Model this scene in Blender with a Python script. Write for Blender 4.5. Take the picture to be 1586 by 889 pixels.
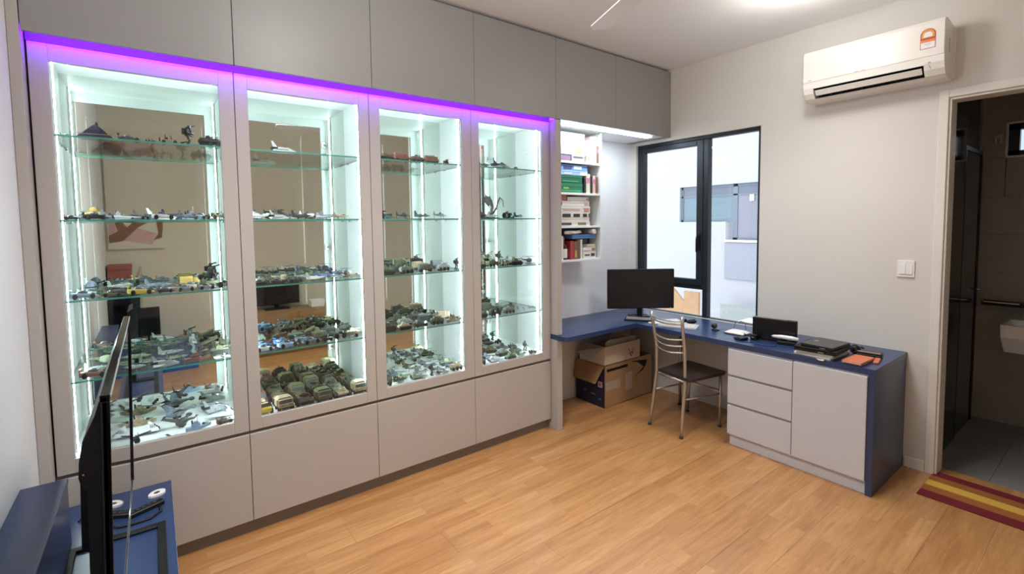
import bpy, bmesh, math, random
from mathutils import Vector, Matrix
PI = math.pi
R = math.radians
for o in list(bpy.data.objects): bpy.data.objects.remove(o)
S = bpy.context.scene
C = S.collection

# ------------------------------------------------------------------ camera
cam = bpy.data.cameras.new('camera')
cam.sensor_fit = 'HORIZONTAL'; cam.sensor_width = 36.0
cam.lens = 738.43 / 1586 * 36.0
cam.shift_y = -53.4 / 1586
cam.clip_start = 0.05; cam.clip_end = 200
camo = bpy.data.objects.new('camera', cam); C.objects.link(camo)
CP = Vector((-3.8655, -2.7429, 1.6099))
fwd = Vector((0.60154056, 0.79656593, -0.06026346))
rgt = Vector((0.79750926, -0.60318176, -0.01227734))
upv = Vector((0.04612953, 0.04067536, 0.998107))
M = Matrix((rgt, upv, -fwd)).transposed().to_4x4(); M.translation = CP
camo.matrix_world = M
S.camera = camo

# ------------------------------------------------------------------ world, exposure
W = bpy.data.worlds.new('sky'); S.world = W; W.use_nodes = True
bg = W.node_tree.nodes['Background']
bg.inputs[0].default_value = (0.86, 0.93, 1.0, 1); bg.inputs[1].default_value = 3.2
S.view_settings.view_transform = 'Standard'; S.view_settings.look = 'None'
S.view_settings.exposure = 0.15; S.view_settings.gamma = 1.0
S.view_settings.use_curve_mapping = False

def area(name, loc, size, power, col, rot=(0, 0, 0), shape='DISK'):
    l = bpy.data.lights.new(name, 'AREA'); l.shape = shape; l.size = size; l.energy = power; l.color = col
    o = bpy.data.objects.new(name, l); C.objects.link(o); o.location = loc; o.rotation_euler = rot
    return o
LAMPS = [(-0.80, -1.50, 10, 80), (-3.1, -1.28, 28, 220)]   # x, y, glow power, downlight power   # first lamp read from the ceiling glow, second added to light the left side
LAMP_COL = (1.0, 0.985, 0.955)

# ------------------------------------------------------------------ materials
MATS = {}
def nodes_of(name):
    m = bpy.data.materials.new(name); m.use_nodes = True
    nt = m.node_tree
    return m, nt, nt.nodes, nt.links, nt.nodes['Principled BSDF']

def mat(name, col, rough=0.5, metal=0.0, spec=0.5, var=0.06, scale=25.0, bump=0.0, coat=0.0, alpha=1.0):
    if name in MATS: return MATS[name]
    m, nt, N, L, p = nodes_of(name)
    p.inputs['Roughness'].default_value = rough; p.inputs['Metallic'].default_value = metal
    p.inputs['Specular IOR Level'].default_value = spec; p.inputs['Coat Weight'].default_value = coat
    p.inputs['Alpha'].default_value = alpha
    tc = N.new('ShaderNodeTexCoord'); nz = N.new('ShaderNodeTexNoise')
    nz.inputs['Scale'].default_value = scale; nz.inputs['Detail'].default_value = 2.0
    L.new(tc.outputs['Object'], nz.inputs['Vector'])
    mx = N.new('ShaderNodeMix'); mx.data_type = 'RGBA'
    a = tuple(min(1, c * (1 - var)) for c in col[:3]) + (1,)
    b = tuple(min(1, c * (1 + var)) for c in col[:3]) + (1,)
    mx.inputs[6].default_value = a; mx.inputs[7].default_value = b
    L.new(nz.outputs['Fac'], mx.inputs[0]); L.new(mx.outputs[2], p.inputs['Base Color'])
    if bump:
        bp = N.new('ShaderNodeBump'); bp.inputs['Strength'].default_value = bump; bp.inputs['Distance'].default_value = 0.002
        L.new(nz.outputs['Fac'], bp.inputs['Height']); L.new(bp.outputs[0], p.inputs['Normal'])
    MATS[name] = m; return m

def emat(name, col, strength):
    if name in MATS: return MATS[name]
    m, nt, N, L, p = nodes_of(name)
    N.remove(p); e = N.new('ShaderNodeEmission')
    e.inputs[0].default_value = tuple(col) + (1,); e.inputs[1].default_value = strength
    L.new(e.outputs[0], N['Material Output'].inputs[0])
    MATS[name] = m; return m

def glassmat(name, tint, refl=1.0, ior=1.45, rough=0.0):
    if name in MATS: return MATS[name]
    m, nt, N, L, p = nodes_of(name); N.remove(p)
    t = N.new('ShaderNodeBsdfTransparent'); t.inputs[0].default_value = tuple(tint) + (1,)
    g = N.new('ShaderNodeBsdfGlossy'); g.inputs['Roughness'].default_value = rough
    fr = N.new('ShaderNodeFresnel'); fr.inputs[0].default_value = ior
    mu = N.new('ShaderNodeMath'); mu.operation = 'MULTIPLY'; mu.inputs[1].default_value = refl
    mx = N.new('ShaderNodeMixShader')
    L.new(fr.outputs[0], mu.inputs[0]); L.new(mu.outputs[0], mx.inputs[0])
    L.new(t.outputs[0], mx.inputs[1]); L.new(g.outputs[0], mx.inputs[2])
    L.new(mx.outputs[0], N['Material Output'].inputs[0])
    MATS[name] = m; return m

def camo(name, a, b, c=None, scale=60):
    if name in MATS: return MATS[name]
    m, nt, N, L, p = nodes_of(name)
    p.inputs['Roughness'].default_value = 0.6
    tc = N.new('ShaderNodeTexCoord'); oi = N.new('ShaderNodeObjectInfo')
    ad = N.new('ShaderNodeVectorMath'); ad.operation = 'ADD'
    L.new(tc.outputs['Object'], ad.inputs[0]); L.new(oi.outputs['Random'], ad.inputs[1])
    nz = N.new('ShaderNodeTexNoise'); nz.inputs['Scale'].default_value = scale; nz.inputs['Detail'].default_value = 1
    L.new(ad.outputs[0], nz.inputs['Vector'])
    rp = N.new('ShaderNodeValToRGB'); rp.color_ramp.interpolation = 'CONSTANT'
    rp.color_ramp.elements[0].color = tuple(a) + (1,); rp.color_ramp.elements[1].position = 0.5
    rp.color_ramp.elements[1].color = tuple(b) + (1,)
    if c:
        e = rp.color_ramp.elements.new(0.6); e.color = tuple(c) + (1,)
    L.new(nz.outputs['Fac'], rp.inputs[0]); L.new(rp.outputs[0], p.inputs['Base Color'])
    MATS[name] = m; return m

def floor_mat():
    m, nt, N, L, p = nodes_of('laminate')
    geo = N.new('ShaderNodeNewGeometry')
    br = N.new('ShaderNodeTexBrick'); br.offset = 0.37; br.offset_frequency = 2; br.squash = 1.0
    br.inputs['Scale'].default_value = 1.0
    br.inputs['Brick Width'].default_value = 0.62; br.inputs['Row Height'].default_value = 0.065
    br.inputs['Mortar Size'].default_value = 0.0006; br.inputs['Mortar Smooth'].default_value = 0.3
    br.inputs['Color1'].default_value = (0.0, 0.0, 0.0, 1); br.inputs['Color2'].default_value = (1, 1, 1, 1)
    br.inputs['Mortar'].default_value = (0.15, 0.15, 0.15, 1)
    L.new(geo.outputs['Position'], br.inputs['Vector'])
    mp = N.new('ShaderNodeMapping'); mp.inputs['Scale'].default_value = (2.2, 26, 1)
    # grain moves from strip to strip
    off = N.new('ShaderNodeVectorMath'); off.operation = 'MULTIPLY_ADD'
    off.inputs[1].default_value = (3.1, 5.7, 0); L.new(br.outputs['Color'], off.inputs[0]); L.new(geo.outputs['Position'], off.inputs[2])
    L.new(off.outputs[0], mp.inputs['Vector'])
    nz = N.new('ShaderNodeTexNoise'); nz.inputs['Scale'].default_value = 1.6; nz.inputs['Detail'].default_value = 5
    nz.inputs['Roughness'].default_value = 0.62; nz.inputs['Distortion'].default_value = 0.7
    L.new(mp.outputs[0], nz.inputs['Vector'])
    add = N.new('ShaderNodeMath'); add.operation = 'MULTIPLY_ADD'; add.inputs[1].default_value = 0.24
    L.new(br.outputs['Color'], add.inputs[0]); L.new(nz.outputs['Fac'], add.inputs[2])
    rp = N.new('ShaderNodeValToRGB')
    rp.color_ramp.elements[0].position = 0.28; rp.color_ramp.elements[0].color = (0.33, 0.138, 0.044, 1)
    rp.color_ramp.elements[1].position = 0.95; rp.color_ramp.elements[1].color = (0.60, 0.330, 0.138, 1)
    e = rp.color_ramp.elements.new(0.62); e.color = (0.47, 0.232, 0.085, 1)
    L.new(add.outputs[0], rp.inputs[0]); L.new(rp.outputs[0], p.inputs['Base Color'])
    p.inputs['Roughness'].default_value = 0.30; p.inputs['Specular IOR Level'].default_value = 0.8
    bp = N.new('ShaderNodeBump'); bp.inputs['Strength'].default_value = 0.06; bp.inputs['Distance'].default_value = 0.002
    L.new(nz.outputs['Fac'], bp.inputs['Height']); L.new(bp.outputs[0], p.inputs['Normal'])
    return m

def stripe_mat():   # woven stripes across the rug, in object coordinates
    m, nt, N, L, p = nodes_of('rug_weave')
    tc = N.new('ShaderNodeTexCoord'); sp = N.new('ShaderNodeSeparateXYZ'); L.new(tc.outputs['Object'], sp.inputs[0])
    mr = N.new('ShaderNodeMapRange'); mr.inputs[1].default_value = -0.2; mr.inputs[2].default_value = 0.2
    L.new(sp.outputs[0], mr.inputs[0])
    rp = N.new('ShaderNodeValToRGB'); rp.color_ramp.interpolation = 'CONSTANT'
    red = (0.155, 0.006, 0.012, 1); br = (0.33, 0.11, 0.020, 1); ye = (0.66, 0.40, 0.065, 1)
    els = [(0, red), (0.21, br), (0.41, ye), (0.61, br), (0.80, red)]
    rp.color_ramp.elements[0].color = red; rp.color_ramp.elements[1].position = 0.21; rp.color_ramp.elements[1].color = br
    for q, c in els[2:]:
        e = rp.color_ramp.elements.new(q); e.color = c
    L.new(mr.outputs[0], rp.inputs[0]); L.new(rp.outputs[0], p.inputs['Base Color'])
    wv = N.new('ShaderNodeTexWave'); wv.inputs['Scale'].default_value = 120; wv.bands_direction = 'X'
    L.new(tc.outputs['Object'], wv.inputs['Vector'])
    bp = N.new('ShaderNodeBump'); bp.inputs['Strength'].default_value = 0.4; bp.inputs['Distance'].default_value = 0.001
    L.new(wv.outputs['Fac'], bp.inputs['Height']); L.new(bp.outputs[0], p.inputs['Normal'])
    p.inputs['Roughness'].default_value = 0.9
    return m

wall_m = mat('wall_paint', (0.69, 0.655, 0.605), 0.75, bump=0.03, scale=120, var=0.01)
wall_l = mat('wall_paint_left', (0.70, 0.70, 0.70), 0.75, bump=0.03, scale=120, var=0.01)
wall_b = mat('wall_paint_back', (0.60, 0.52, 0.42), 0.75, scale=120, var=0.01)
ceil_m = mat('ceiling_paint', (0.91, 0.91, 0.91), 0.8, scale=90, var=0.01)
lam = mat('grey_laminate', (0.465, 0.43, 0.40), 0.42, var=0.015, scale=4)
lam_dim = mat('upper_laminate_dimmed', (0.29, 0.283, 0.28), 0.42, var=0.015, scale=4)  # grey laminate darkened to put weaker light on the uppers into colour
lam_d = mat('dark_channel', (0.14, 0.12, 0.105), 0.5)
white_l = mat('white_laminate', (0.82, 0.85, 0.85), 0.4, var=0.01)
desk_g = mat('desk_grey_laminate', (0.60, 0.60, 0.63), 0.4, var=0.015, scale=4)
navy = mat('navy_laminate', (0.019, 0.043, 0.125), 0.30, var=0.05, scale=6, spec=0.75)
mirror = mat('mirror', (0.75, 0.80, 0.745), 0.0, metal=1.0, var=0.0)
chrome = mat('chrome', (0.56, 0.54, 0.51), 0.32, metal=0.85, var=0.02)
steel = mat('steel', (0.55, 0.55, 0.54), 0.35, metal=1.0, var=0.03)
blackp = mat('black_plastic', (0.006, 0.006, 0.007), 0.45, spec=0.3)
blackg = mat('black_gloss', (0.006, 0.006, 0.007), 0.08, spec=0.6)
darkgrey = mat('dark_grey_plastic', (0.05, 0.048, 0.047), 0.35)
whitep = mat('white_plastic', (0.82, 0.80, 0.77), 0.35, var=0.01)
alu = mat('dark_aluminium', (0.018, 0.024, 0.030), 0.4, metal=0.3)
led = emat('led_white', (0.80, 0.97, 1.0), 82.0)
led_p = emat('led_purple', (0.17, 0.012, 1.0), 62.0)
led_a = emat('led_alcove', (0.76, 0.88, 1.0), 47.0)
glass = glassmat('clear_glass', (0.985, 0.99, 0.985), 0.8)
shelf_g = glassmat('shelf_glass', (0.955, 0.985, 0.972), 0.55)
edge_g = mat('glass_edge', (0.10, 0.36, 0.30), 0.15, var=0.1)
wood = mat('light_wood', (0.31, 0.175, 0.08), 0.5, var=0.2, scale=12)
card = mat('cardboard', (0.36, 0.215, 0.105), 0.8, var=0.08)

# ------------------------------------------------------------------ mesh builder
class MB:
    def __init__(s): s.bm = bmesh.new()
    def box(s, x0, x1, y0, y1, z0, z1, b=0.0):
        if x1 < x0: x0, x1 = x1, x0
        if y1 < y0: y0, y1 = y1, y0
        if z1 < z0: z0, z1 = z1, z0
        v = [s.bm.verts.new(p) for p in ((x0,y0,z0),(x1,y0,z0),(x1,y1,z0),(x0,y1,z0),(x0,y0,z1),(x1,y0,z1),(x1,y1,z1),(x0,y1,z1))]
        f = [s.bm.faces.new([v[i] for i in q]) for q in ((0,3,2,1),(4,5,6,7),(0,1,5,4),(1,2,6,5),(2,3,7,6),(3,0,4,7))]
        if b:
            es = list({e for q in f for e in q.edges})
            bmesh.ops.bevel(s.bm, geom=es, offset=b, segments=1, affect='EDGES')
        return s
    def obox(s, c, size, rz=0.0, b=0.0, rx=0.0, ry=0.0):      # oriented box around its centre
        n = len(s.bm.verts); t = MB(); t.box(-size[0]/2, size[0]/2, -size[1]/2, size[1]/2, -size[2]/2, size[2]/2, b)
        m = Matrix.Translation(c) @ Matrix.Rotation(rz, 4, 'Z') @ Matrix.Rotation(ry, 4, 'Y') @ Matrix.Rotation(rx, 4, 'X')
        s.add(t, m); return s
    def add(s, o, m=None):
        mp = {}
        for v in o.bm.verts: mp[v] = s.bm.verts.new((m @ v.co) if m else v.co)
        for f in o.bm.faces: 
            g = s.bm.faces.new([mp[v] for v in f.verts]); g.smooth = f.smooth
        o.bm.free(); return s
    def prism(s, poly, axis, a0, a1, smooth=False):   # polygon in the plane across axis ('x': (y,z), 'y': (x,z), 'z': (x,y))
        def P(p, a): return {'x': (a, p[0], p[1]), 'y': (p[0], a, p[1]), 'z': (p[0], p[1], a)}[axis]
        A = [s.bm.verts.new(P(p, a0)) for p in poly]; B = [s.bm.verts.new(P(p, a1)) for p in poly]
        n = len(poly); fs = [s.bm.faces.new(A[::-1]), s.bm.faces.new(B)]
        for i in range(n):
            f = s.bm.faces.new((A[i], A[(i+1) % n], B[(i+1) % n], B[i])); f.smooth = smooth; fs.append(f)
        bmesh.ops.recalc_face_normals(s.bm, faces=fs); return s
    def loft(s, rings, smooth=True, cap=True):        # rings of equal length
        V = [[s.bm.verts.new(p) for p in r] for r in rings]; n = len(V[0]); fs = []
        for a, b in zip(V, V[1:]):
            for i in range(n):
                f = s.bm.faces.new((a[i], a[(i+1) % n], b[(i+1) % n], b[i])); f.smooth = smooth; fs.append(f)
        if cap:
            fs.append(s.bm.faces.new(V[0][::-1])); fs.append(s.bm.faces.new(V[-1]))
        bmesh.ops.recalc_face_normals(s.bm, faces=fs); return s
    def tube(s, pts, r, n=8, closed=False):
        pts = [Vector(p) for p in pts]; rs = r if isinstance(r, (list, tuple)) else [r] * len(pts)
        rings = []; up = Vector((0, 0, 1)); prev = None
        for i, p in enumerate(pts):
            a = pts[max(0, i-1)]; b = pts[min(len(pts)-1, i+1)]
            if closed: a = pts[i-1]; b = pts[(i+1) % len(pts)]
            t = (b - a).normalized()
            if prev is None:
                u = t.cross(up)
                if u.length < 1e-3: u = t.cross(Vector((1, 0, 0)))
                u.normalize()
            else:
                u = (prev - t * prev.dot(t)).normalized()
            prev = u; w = t.cross(u)
            rings.append([p + (u * math.cos(2*PI*k/n) + w * math.sin(2*PI*k/n)) * rs[i] for k in range(n)])
        if closed: rings.append(rings[0]); return s.loft(rings, cap=False)
        return s.loft(rings)
    def lathe(s, prof, c, axis='z', n=14):            # prof: (radius, height)
        rings = []
        for r, h in prof:
            r = max(r, 1e-5); q = []
            for k in range(n):
                a = 2*PI*k/n; u, v = r*math.cos(a), r*math.sin(a)
                q.append({'z': (c[0]+u, c[1]+v, c[2]+h), 'x': (c[0]+h, c[1]+u, c[2]+v), 'y': (c[0]+u, c[1]+h, c[2]+v)}[axis])
            rings.append(q)
        return s.loft(rings)
    def ell(s, c, rad, nu=12, nv=8):
        prof = [(math.sin(PI*i/nv), -math.cos(PI*i/nv)) for i in range(nv+1)]
        rings = []
        for r, h in prof:
            r = max(r, 1e-4)
            rings.append([(c[0]+rad[0]*r*math.cos(2*PI*k/nu), c[1]+rad[1]*r*math.sin(2*PI*k/nu), c[2]+rad[2]*h) for k in range(nu)])
        return s.loft(rings)
    def mesh(s, name, off=(0, 0, 0), inv=None):
        me = bpy.data.meshes.new(name)
        if inv is not None: s.bm.transform(inv)
        elif any(off): bmesh.ops.translate(s.bm, verts=s.bm.verts, vec=-Vector(off))
        s.bm.to_mesh(me); s.bm.free(); return me

def part(name, mb, m, parent=None, label=None, kind=None):
    """one mesh object; geometry is given in world metres, moved into the parent's frame"""
    off = Vector((0, 0, 0)); p = parent
    while p: off += p.location; p = p.parent
    me = mb.mesh(name, off); me.materials.append(m)
    o = bpy.data.objects.new(name, me); C.objects.link(o); o.parent = parent
    if label: o['label'] = label
    if kind: o['kind'] = kind
    return o
def empty(name, loc=(0, 0, 0), kind=None):
    o = bpy.data.objects.new(name, None); C.objects.link(o); o.location = loc; o.empty_display_size = 0.05
    if kind: o['kind'] = kind
    return o
def thing(name, label, cat, loc=(0, 0, 0), group=None):
    o = empty(name, loc); o['label'] = label; o['category'] = cat
    if group: o['group'] = group
    return o
def tag(o, label, cat, group=None):
    o['label'] = label; o['category'] = cat
    if group: o['group'] = group
    return o
def struct(name, mb, m): return part(name, mb, m, None, None, 'structure')
def B(*a, **k): return MB().box(*a, **k)

# ------------------------------------------------------------------ the room shell
XL, XR, YB, YF, ZC = -4.275, 0.0, -3.35, 0.384, 2.995
WT = 0.12
fl = empty('floor', (0, 0, 0), 'structure')
fm = floor_mat()
part('subfloor', B(XL - .1, XR, YB - .1, YF + .1, -0.06, -0.006), lam_d, fl)
pw, plen = 0.195, 1.215
y = YF; row = 0
while y > YB:
    y0 = max(YB, y - pw); x = XL - (row * 0.42) % plen
    while x < XR:
        a, b = max(x, XL), min(x + plen, XR)
        if b - a > 0.02:
            part('plank', B(a + .0004, b - .0004, y0 + .0004, y - .0004, -0.008, 0.0), fm, fl)
        x += plen
    y -= pw; row += 1
ceil = struct('ceiling', B(XL - .1, XR + WT, YB - .1, YF + .2, ZC, ZC + .1), ceil_m)
struct('wall_left', B(XL - .1, XL, YB, YF + .2, 0, ZC), wall_l)
struct('wall_back', B(XL - .1, XR + WT, YB - .1, YB, 0, ZC), wall_b)
# wall behind the cabinets and the alcove
struct('wall_front', MB().box(XL - .1, -1.42, .42, .55, 0, ZC), wall_m)
struct('wall_alcove', B(-1.42, XR + WT, YF, .55, 0, ZC), mat('alcove_paint', (0.84, 0.85, 0.86), 0.7, var=.01))
# window wall with window and bathroom door openings
WY0, WY1, WZ0, WZ1 = -0.896, 0.317, 0.752, 2.359
DY1, DZ = -2.010, 2.333          # door opening; its far jamb lies beyond the frame
DY0 = -2.86
wr = MB()
wr.box(0, WT, WY1, .55, 0, ZC).box(0, WT, WY0, WY1, 0, WZ0).box(0, WT, WY0, WY1, WZ1, ZC)
wr.box(0, WT, DY1, WY0, 0, ZC).box(0, WT, DY0, DY1, DZ, ZC).box(0, WT, YB, DY0, 0, ZC)
struct('wall_right', wr, wall_m)
struct('baseboard_right', MB().box(-.012, 0, -1.962, -1.862, 0, .066).box(-.012, 0, YB, -2.91, 0, .066), whitep)

# door frame of the bathroom
dr = empty('door_1', (0, DY1, 0), 'structure')
frame_m = mat('door_frame_paint', (0.76, 0.72, 0.66), 0.5, var=0.01)
part('architrave', MB().box(-.016, 0, DY1, DY1 + .046, 0, DZ + .048, .003).box(-.016, 0, DY0 - .046, DY0, 0, DZ + .048, .003)
     .box(-.016, 0, DY0, DY1, DZ, DZ + .048, .003), frame_m, dr)
part('jamb', MB().box(-.004, WT + .01, DY1 - .012, DY1, 0, DZ, .002).box(-.004, WT + .01, DY0, DY0 + .012, 0, DZ, .002)
     .box(-.004, WT + .01, DY0 + .012, DY1 - .012, DZ - .014, DZ, .002), frame_m, dr)
part('threshold', B(0.0, WT + .02, DY0, DY1, -.03, .001), fm, dr)

# ------------------------------------------------------------------ bathroom beyond the door
BX, BY = 1.47, -1.93
tile_far = mat('brown_tile', (0.37, 0.325, 0.28), 0.42, var=0.12, scale=5)
tile_dk = mat('dark_tile', (0.022, 0.020, 0.019), 0.25, var=0.15, scale=5)
tile_fl = mat('grey_floor_tile', (0.24, 0.235, 0.225), 0.4, var=0.12, scale=6)
grout = mat('grout', (0.06, 0.055, 0.05), 0.9)
bf = empty('floor_bathroom', (0, 0, 0), 'structure')
part('screed', B(WT, BX, -3.2, BY, -.06, -.024), grout, bf)
for i in range(3):
    for j in range(5):
        x0 = WT + .02 + i * .45; y1 = BY - j * .3
        part('tile', B(x0 + .001, min(x0 + .449, BX), y1 - .299, y1 - .001, -.03, -.020), tile_fl, bf)
BW = (-2.62, -2.08, 2.085, 2.335)      # bathroom window opening y0, y1, z0, z1
wb = empty('wall_bathroom_far', (BX, 0, 0), 'structure')
part('masonry', MB().box(BX + .012, BX + .15, BW[1], BY + .15, -.06, 2.75).box(BX + .012, BX + .15, -3.2, BW[0], -.06, 2.75)
     .box(BX + .012, BX + .15, BW[0], BW[1], -.06, BW[2]).box(BX + .012, BX + .15, BW[0], BW[1], BW[3], 2.75), grout, wb)
zz = [-.024 + .3 * k for k in range(10)]
for k in range(9):
    for (ya, yb_) in ((-2.53, BY), (-3.13, -2.53)):
        z0, z1 = zz[k], zz[k + 1]
        if z1 > BW[2] - .02 and z0 < BW[3] and yb_ > BW[0] and ya < BW[1]:
            bits = [(BW[1] + .004, yb_), (ya, BW[0] - .004)] if yb_ == BY else []
            for a, b in bits:
                if b - a > .01: part('tile', B(BX, BX + .012, a + .001, b - .001, z0 + .001, z1 - .001), tile_far, wb)
            if z0 < BW[2] - .01 < z1: part('tile', B(BX, BX + .012, max(ya, BW[0]) , min(yb_, BW[1]), z0 + .001, BW[2] - .004), tile_far, wb)
            if z0 < BW[3] + .01 < z1: part('tile', B(BX, BX + .012, max(ya, BW[0]), min(yb_, BW[1]), BW[3] + .004, z1 - .001), tile_far, wb)
        else:
            part('tile', B(BX, BX + .012, ya + .001, yb_ - .001, z0 + .001, z1 - .001), tile_far, wb)
wl = empty('wall_bathroom_left', (WT, BY, 0), 'structure')
part('masonry', B(WT, BX + .1, BY + .012, BY + .15, -.06, 2.75), grout, wl)
for k in range(9):
    for i in range(3):
        x0 = WT + i * .45
        part('tile', B(x0 + .001, min(x0 + .449, BX), BY, BY + .012, zz[k] + .001, zz[k + 1] - .001), tile_dk, wl)
part('corner_profile', B(BX - .055, BX - .001, BY - .004, BY, -.024, 2.7), mat('grey_profile', (0.30, 0.27, 0.28), 0.3), wl)
struct('wall_bathroom_near', B(WT, BX + .1, -3.3, -3.2, -.06, 2.75), tile_dk)
struct('ceiling_bathroom', B(WT, BX + .1, -3.2, BY + .15, 2.70, 2.76), mat('bath_ceiling', (0.3, 0.28, 0.26), 0.8))
w2 = empty('window_2', (BX, BW[1], BW[2]), 'structure')
part('trim', MB().box(BX - .012, BX + .05, BW[1] - .006, BW[1] + .008, BW[2] - .01, BW[3] + .01).box(BX - .012, BX + .05, BW[0], BW[1], BW[3] - .004, BW[3] + .01)
     .box(BX - .012, BX + .05, BW[0], BW[1], BW[2] - .012, BW[2] + .002).box(BX - .012, BX + .05, BW[0] - .008, BW[0] + .006, BW[2] - .01, BW[3] + .01), whitep, w2)
part('frame', MB().box(BX + .0, BX + .06, BW[1] - .066, BW[1] - .006, BW[2], BW[3]).box(BX, BX + .06, BW[0] + .006, BW[1] - .006, BW[3] - .05, BW[3] - .002)
     .box(BX, BX + .06, BW[0] + .006, BW[1] - .006, BW[2] + .002, BW[2] + .04).box(BX, BX + .06, BW[0] + .006, BW[0] + .06, BW[2], BW[3]), alu, w2)
part('pane', B(BX + .03, BX + .034, BW[0] + .06, BW[1] - .066, BW[2] + .04, BW[3] - .05), glassmat('bath_pane', (0.9, 0.95, 0.95), 0.6), w2)
t = thing('shower_screen', 'dark framed glass shower screen along the left wall of the bathroom', 'shower screen', (.9, BY - .02, 0))
part('door_panel', B(.16, .80, BY - .030, BY - .012, -.02, 2.32, .003), blackg, t)
part('frame', MB().box(.80, .83, BY - .030, BY - .008, -.02, 2.13).box(1.345, 1.38, BY - .030, BY - .008, -.02, 2.13).box(.83, 1.345, BY - .030, BY - .008, 2.10, 2.13), blackp, t)
part('glass_pane', B(.83, 1.345, BY - .024, BY - .014, -.02, 2.10), mat('glass_reflection_tint', (0.045, 0.065, 0.075), 0.06, spec=0.9), t)  # blue-grey base colour stands in for the reflection in the pane
part('knob', MB().lathe([(.006, 0), (.012, -.012), (.012, -.03), (.001, -.032)], (1.31, BY - .030, 1.05), 'y', 10), steel, t)
t = thing('wall_ledge', 'black stone ledge shelf on the bathroom wall above the basin', 'shelf', (BX, -2.4, .93))
part('slab', B(BX - .11, BX - .001, -3.15, BY - .06, .925, .955, .003), blackp, t)
part('edge_strip', B(BX - .113, BX - .11, -2.2, BY - .07, .948, .955), steel, t)
t = thing('coat_hook', 'small clear double hook on the bathroom wall beside the high window', 'hook', (BX, -2.03, 2.22))
part('plate', B(BX - .008, BX - .001, -2.06, -2.005, 2.225, 2.26, .002), steel, t)
for yy in (-2.02, -2.05):
    part('hook', MB().tube([(BX - .008, yy, 2.245), (BX - .04, yy, 2.235), (BX - .045, yy, 2.20), (BX - .03, yy, 2.19), (BX - .02, yy, 2.205)], .005, 6), whitep, t)
# basin
t = thing('wash_basin', 'white ceramic wall-hung basin on the brown bathroom wall', 'basin', (BX, -2.4, .62))
cer = mat('white_ceramic', (0.92, 0.91, 0.88), 0.15, var=0.01, coat=0.5)
bx0, bx1, by0, by1 = 1.10, BX - .001, -2.68, -2.135
def rect(x0, x1, y0, y1, z): return [(x0, y0, z), (x1, y0, z), (x1, y1, z), (x0, y1, z)]
part('bowl', MB().loft([rect(bx0 + .05, bx1, by0 + .03, by1 - .02, .615), rect(bx0 + .005, bx1, by0 + .005, by1 - .003, .73), rect(bx0, bx1, by0, by1, .812), rect(bx0, bx1, by0, by1, .822),
     rect(bx0 + .018, bx1 - .05, by0 + .018, by1 - .018, .822), rect(bx0 + .05, bx1 - .08, by0 + .06, by1 - .05, .72)], smooth=False), cer, t)
part('tap', MB().tube([(BX - .03, -2.42, .822), (BX - .03, -2.42, .95), (BX - .06, -2.42, .97), (BX - .14, -2.42, .96)], .014, 8), chrome, t)
part('drain', MB().lathe([(.001, .0), (.022, 0), (.022, .004), (.001, .004)], (1.24, -2.41, .722), 'z', 12), chrome, t)

# ------------------------------------------------------------------ window_1
w1 = empty('window_1', (0, WY1, WZ0), 'structure')
fx0, fx1 = 0.028, 0.085
part('frame', MB().box(fx0, fx1, WY1 - .035, WY1, WZ0, WZ1, .003).box(fx0, fx1, WY0, WY0 + .03, WZ0, WZ1, .003)
     .box(fx0, fx1, WY0 + .03, WY1 - .035, WZ1 - .03, WZ1, .003).box(fx0, fx1, WY0 + .03, WY1 - .035, WZ0 - .01, WZ0 + .006, .002), alu, w1)
part('mullion', B(fx0 - .005, fx1, -.442, -.395, WZ0, WZ1 - .03, .003), alu, w1)
part('transom', B(fx0, fx1, -.395, WY1 - .035, 1.0, 1.035, .003), alu, w1)
sx0 = 0.018
sash = part('sash', MB().box(sx0, fx1 - .01, WY1 - .083, WY1 - .036, 1.036, WZ1 - .032, .004).box(sx0, fx1 - .01, -.394, -.332, 1.036, WZ1 - .032, .004)
     .box(sx0, fx1 - .01, -.332, WY1 - .083, 1.036, 1.09, .004).box(sx0, fx1 - .01, -.332, WY1 - .083, WZ1 - .078, WZ1 - .032, .004), alu, w1)
part('pane', B(.05, .054, -.332, WY1 - .083, 1.09, WZ1 - .078), glass, sash)
part('handle', MB().box(sx0 - .012, sx0, -.372, -.350, 1.36, 1.50, .003).tube([(sx0 - .006, -.361, 1.47), (sx0 - .035, -.361, 1.47), (sx0 - .038, -.361, 1.45), (sx0 - .038, -.361, 1.34)], .008, 8), blackp, sash)
part('pane', B(.05, .054, WY0 + .03, -.442, WZ0 + .006, WZ1 - .03), glass, w1)
part('pane', B(.05, .054, -.395, WY1 - .035, WZ0 + .006, 1.0), glass, w1)

# ------------------------------------------------------------------ outside
ext_w = mat('render_white', (0.38, 0.385, 0.42), 0.8, var=0.015, scale=2)
ext_g = mat('render_grey', (0.26, 0.275, 0.325), 0.8, var=0.02, scale=2)
t = thing('neighbour_building', 'white rendered neighbouring house with blue-grey windows seen through the window', 'building', (5, 2, -3))
part('facade', MB().box(5.0, 5.4, 3.14, 9, -3, 6).box(5.0, 5.4, -6, 1.50, -3, 6).box(5.0, 5.4, 1.50, 3.14, 2.32, 6).box(5.0, 5.4, 2.13, 3.14, -3, 1.60)
     .box(5.0, 5.4, 1.50, 2.13, -3, 1.25), ext_w, t)
part('sill_band', B(4.94, 5.0, 1.40, 2.135, 1.21, 1.25), whitep, t)
part('lower_panel', B(4.97, 5.0, 1.30, 2.13, .50, 1.20), ext_g, t)
part('screen_panel', B(4.6, 4.63, 1.2, 2.0, -1.2, .06), mat('ext_screen', (0.27, 0.30, 0.30), 0.6), t)
wf = mat('ext_frame', (0.13, 0.16, 0.21), 0.5)
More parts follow.
